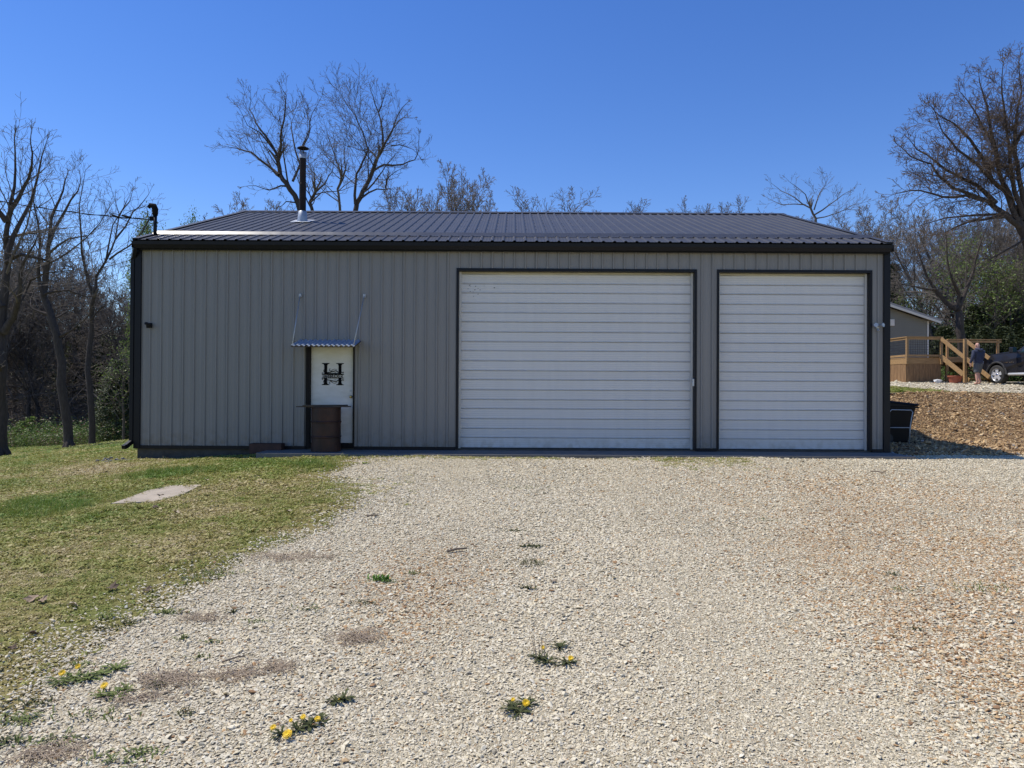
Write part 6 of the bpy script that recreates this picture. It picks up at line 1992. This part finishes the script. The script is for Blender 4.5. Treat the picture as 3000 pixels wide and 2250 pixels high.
weed(1558, 1660, 'ragged grey green weed with upright stems in the centre row', 40, .07, .009, .08, 'weed_dark', .055)
weed(1548, 1731, 'low dark weed, nearest the camera in the centre row', 26, .06, .012, .05, 'weed_dark', .03)
weed(1215, 1687, 'small yellowish green weed between the lawn edge and the centre row', 22, .05, .010, .05, 'weed_green', .025)
weed(2255, 1528, 'thin green weed patch on the right half of the drive', 30, .06, .008, .035, 'weed_green', .08)
weed(2870, 1733, 'loose green weed patch near the right edge of the gravel', 50, .07, .009, .06, 'weed_green', .10)
weed(2610, 1690, 'small dark weed among brown stones right of centre', 24, .05, .009, .045, 'weed_dark', .04)
weed(2640, 1735, 'wispy weed just below the small dark weed among brown stones', 30, .05, .007, .04, 'weed_green', .06)
weed(2685, 1852, 'tiny dark green weed at the lower right of the gravel', 16, .05, .010, .05, 'weed_dark', .02)
for i, (a, b, n, L, s_) in enumerate(sorted(((60, 2120, 60, .08, .07), (10, 2185, 30, .06, .04), (100, 2070, 30, .06, .05), (490, 1805, 46, .05, .07), (380, 1835, 40, .05, .06), (310, 1815, 26, .05, .05), (535, 1880, 20, .05, .02), (580, 1935, 20, .04, .03), (620, 1890, 18, .05, .03), (750, 1830, 26, .05, .05), (680, 1802, 18, .05, .02),
        (300, 2105, 40, .04, .09), (180, 2180, 30, .05, .06), (60, 2185, 24, .05, .04), (545, 2100, 20, .04, .03), (480, 2020, 26, .05, .05), (640, 1690, 50, .06, .08), (600, 1680, 40, .05, .08), (560, 1700, 30, .05, .06), (380, 2235, 44, .06, .08), (420, 2215, 20, .06, .03), (900, 1790, 20, .05, .05), (300, 1845, 26, .05, .05), (230, 1960, 26, .05, .05), (1065, 1775, 24, .05, .05)))):
    weed(a, b, 'small green weed on the lawn and gravel border, ' + NTH[i] + ' from the left', n, L, .011, .04, 'weed_green' if i % 3 else 'weed_dark', s_, group='weeds along the lawn and gravel border')
def deadpatch(px, py, label, sx_, sy_, n):
    o = thing('dead_grass_clump', label, 'dead grass', plant_at(px, py), 0, 'dead grass clumps on the gravel')
    B = []
    for i in range(int(n * 0.4)):
        x, y = rw.gauss(0, sx_ * .7), rw.gauss(0, sy_ * .75); a = rw.uniform(0, 6.28); l = rw.uniform(.04, .12)
        z0 = hz(o.location.x + x, o.location.y + y) - hz(o.location.x, o.location.y)
        h = rw.uniform(.004, .03)
        B.append(([(x, y, z0 + .006), (x + math.cos(a) * l * .5, y + math.sin(a) * l * .5, z0 + h + .008), (x + math.cos(a) * l + rw.uniform(-.01, .01), y + math.sin(a) * l, z0 + h * .6 + .006)], [.0023, .002, .001], 3))
    link('dry_blades', tubes_mesh('dry_blades', B), 'dead_grass', o, kind='stuff')
deadpatch(500, 2000, 'widest brown dead grass patch, beside the yellow dandelions on the left', .13, .07, 420)
deadpatch(690, 1990, 'brown dead grass patch between two others left of centre', .09, .06, 300)
deadpatch(820, 1968, 'small tangled brown dead grass clump left of centre', .06, .04, 200)
deadpatch(1050, 1880, 'round brown dead grass mat nearest the middle of the drive', .10, .08, 420)
deadpatch(590, 1820, 'grey dead grass streak by the lawn edge', .12, .05, 220)
deadpatch(850, 1640, 'greyish dead grass band where lawn meets gravel, far left', .28, .10, 500)
deadpatch(130, 2225, 'dark dead grass patch in the bottom left corner', .12, .06, 300)
deadpatch(400, 2060, 'sparse dead grass below the single dandelion on the left', .12, .04, 160)
def dry_leaf(px, py, label, s_, m_):
    p = on_ground(px, py)
    pts = []
    nn = 14
    for i in range(nn):
        a = 2 * math.pi * i / nn
        r_ = s_ * (1.0 if i % 2 else 0.62) * rw.uniform(.8, 1.15)
        pts.append((r_ * math.cos(a), r_ * .75 * math.sin(a), s_ * .22 * math.cos(2 * a + 1) * rw.uniform(.5, 1.3) + .012))
    V = [(0, 0, .004)] + pts
    V2 = V + [(x, y, z - .0015) for x, y, z in V]
    m = len(V)
    F = [(0, 1 + i, 1 + (i + 1) % nn) for i in range(nn)] + [(m, m + 1 + (i + 1) % nn, m + 1 + i) for i in range(nn)]
    o = MB().add(V2, F).obj('dry_leaf', m_)
    o.location = (p.x, p.y, p.z + .022); o.rotation_euler = (rw.uniform(-.3, .3), rw.uniform(-.3, .3), rw.uniform(0, 6))
    tag(o, label, 'leaf', 'fallen leaves on the lawn')
for (a, b, s_, m_, l) in ((98, 1763, .065, 'dry_leaf', 'large brown fallen leaf on the lawn at the far left'), (125, 1768, .05, 'dry_leaf', 'fallen leaf touching the large brown leaf on its right'), (212, 1782, .055, 'dry_leaf_pale', 'pale curled fallen leaf near the lower lawn edge'),
        (430, 1738, .05, 'dry_leaf_dark', 'reddish brown fallen leaf near the lawn and gravel edge'), (330, 1730, .06, 'dry_leaf_dark', 'dark clump of fallen leaf left of the reddish one'), (517, 1507, .06, 'dry_leaf_pale', 'pale fallen leaf in mid lawn below the concrete pad'),
        (846, 1504, .05, 'dry_leaf_pale', 'white edged fallen leaf on the lawn nearest the drive'), (752, 1498, .055, 'dry_leaf_dark', 'dark fallen leaf left of the white edged leaf'), (560, 1637, .04, 'dry_leaf_pale', 'small pale fallen leaf near the lawn edge'), (668, 1574, .035, 'dry_leaf_pale', 'tiny pale fallen leaf at the lawn middle right'),
        (455, 1492, .06, 'dry_leaf_dark', 'dark fallen leaf just below the concrete pad'), (410, 1495, .06, 'dry_leaf_dark', 'dark fallen leaf at the lower left of the concrete pad'), (555, 1416, .06, 'dry_leaf', 'brown fallen leaf behind the concrete pad'), (605, 1410, .06, 'dry_leaf_pale', 'pale fallen leaf behind the concrete pad at its right end'),
        (470, 1457, .06, 'dry_leaf_dark', 'brown fallen leaf lying on the concrete pad'), (35, 1910, .035, 'dry_leaf_dark', 'dark fallen leaf on the lawn at the lower left edge'), (95, 1868, .045, 'dry_leaf_dark', 'dark upright fallen leaf on the lower left lawn'), (905, 1357, .06, 'dry_leaf_pale', 'pale fallen leaf in the grass before the door step'),
        (745, 1363, .05, 'dry_leaf', 'fallen leaf in the grass left of the door step'), (1620, 1712, .035, 'dry_leaf', 'reddish fallen leaf on the gravel in the drive centre'), (2350, 1357, .045, 'dry_leaf_dark', 'dark fallen leaf by the narrow garage door')):
    dry_leaf(a, b, l, s_, m_)
def stick(px0, py0, px1, py1, r_, label):
    a, b = on_ground(px0, py0), on_ground(px1, py1)
    m_ = a.lerp(b, .5) + Vector((rw.uniform(-.02, .02), rw.uniform(-.02, .02), .01))
    o = MB().tube([a + Vector((0, 0, .03)), m_ + Vector((0, 0, .03)), b + Vector((0, 0, .034))], [r_, r_ * .9, r_ * .6], 6).obj('stick', 'stick')
    tag(o, label, 'stick', 'sticks on the ground')
stick(650, 1955, 718, 1940, .006, 'thin bent stick on the left gravel between dead grass patches')
stick(1310, 1625, 1368, 1617, .012, 'dark stick on the gravel left of the centre weeds')
stick(2550, 1385, 2595, 1392, .010, 'dark twig on the gravel near the narrow garage door')
stick(1075, 1520, 1110, 1518, .010, 'thin stick at the tip of the grass tongue')
# splash rocks under the downspout
rk = thing('splash_rocks', 'small heap of grey rocks under the downspout at the garage left corner', 'rocks', (-7.9, 13.95, hz(-7.9, 13.95)))
for i in range(26):
    v = rng.normal(size=(12, 3)); v /= np.linalg.norm(v, axis=1)[:, None]; s_ = rng.uniform(.025, .06); v *= np.array([s_, s_ * .8, s_ * .5])
    o = link('rock', hull_mesh('rock', v.tolist()), 'concrete', rk); o.location = (rng.normal(0, .18), rng.normal(0, .22), rng.uniform(0, .06))
print('stones', N_STONES, 'tufts', N_TUFTS)
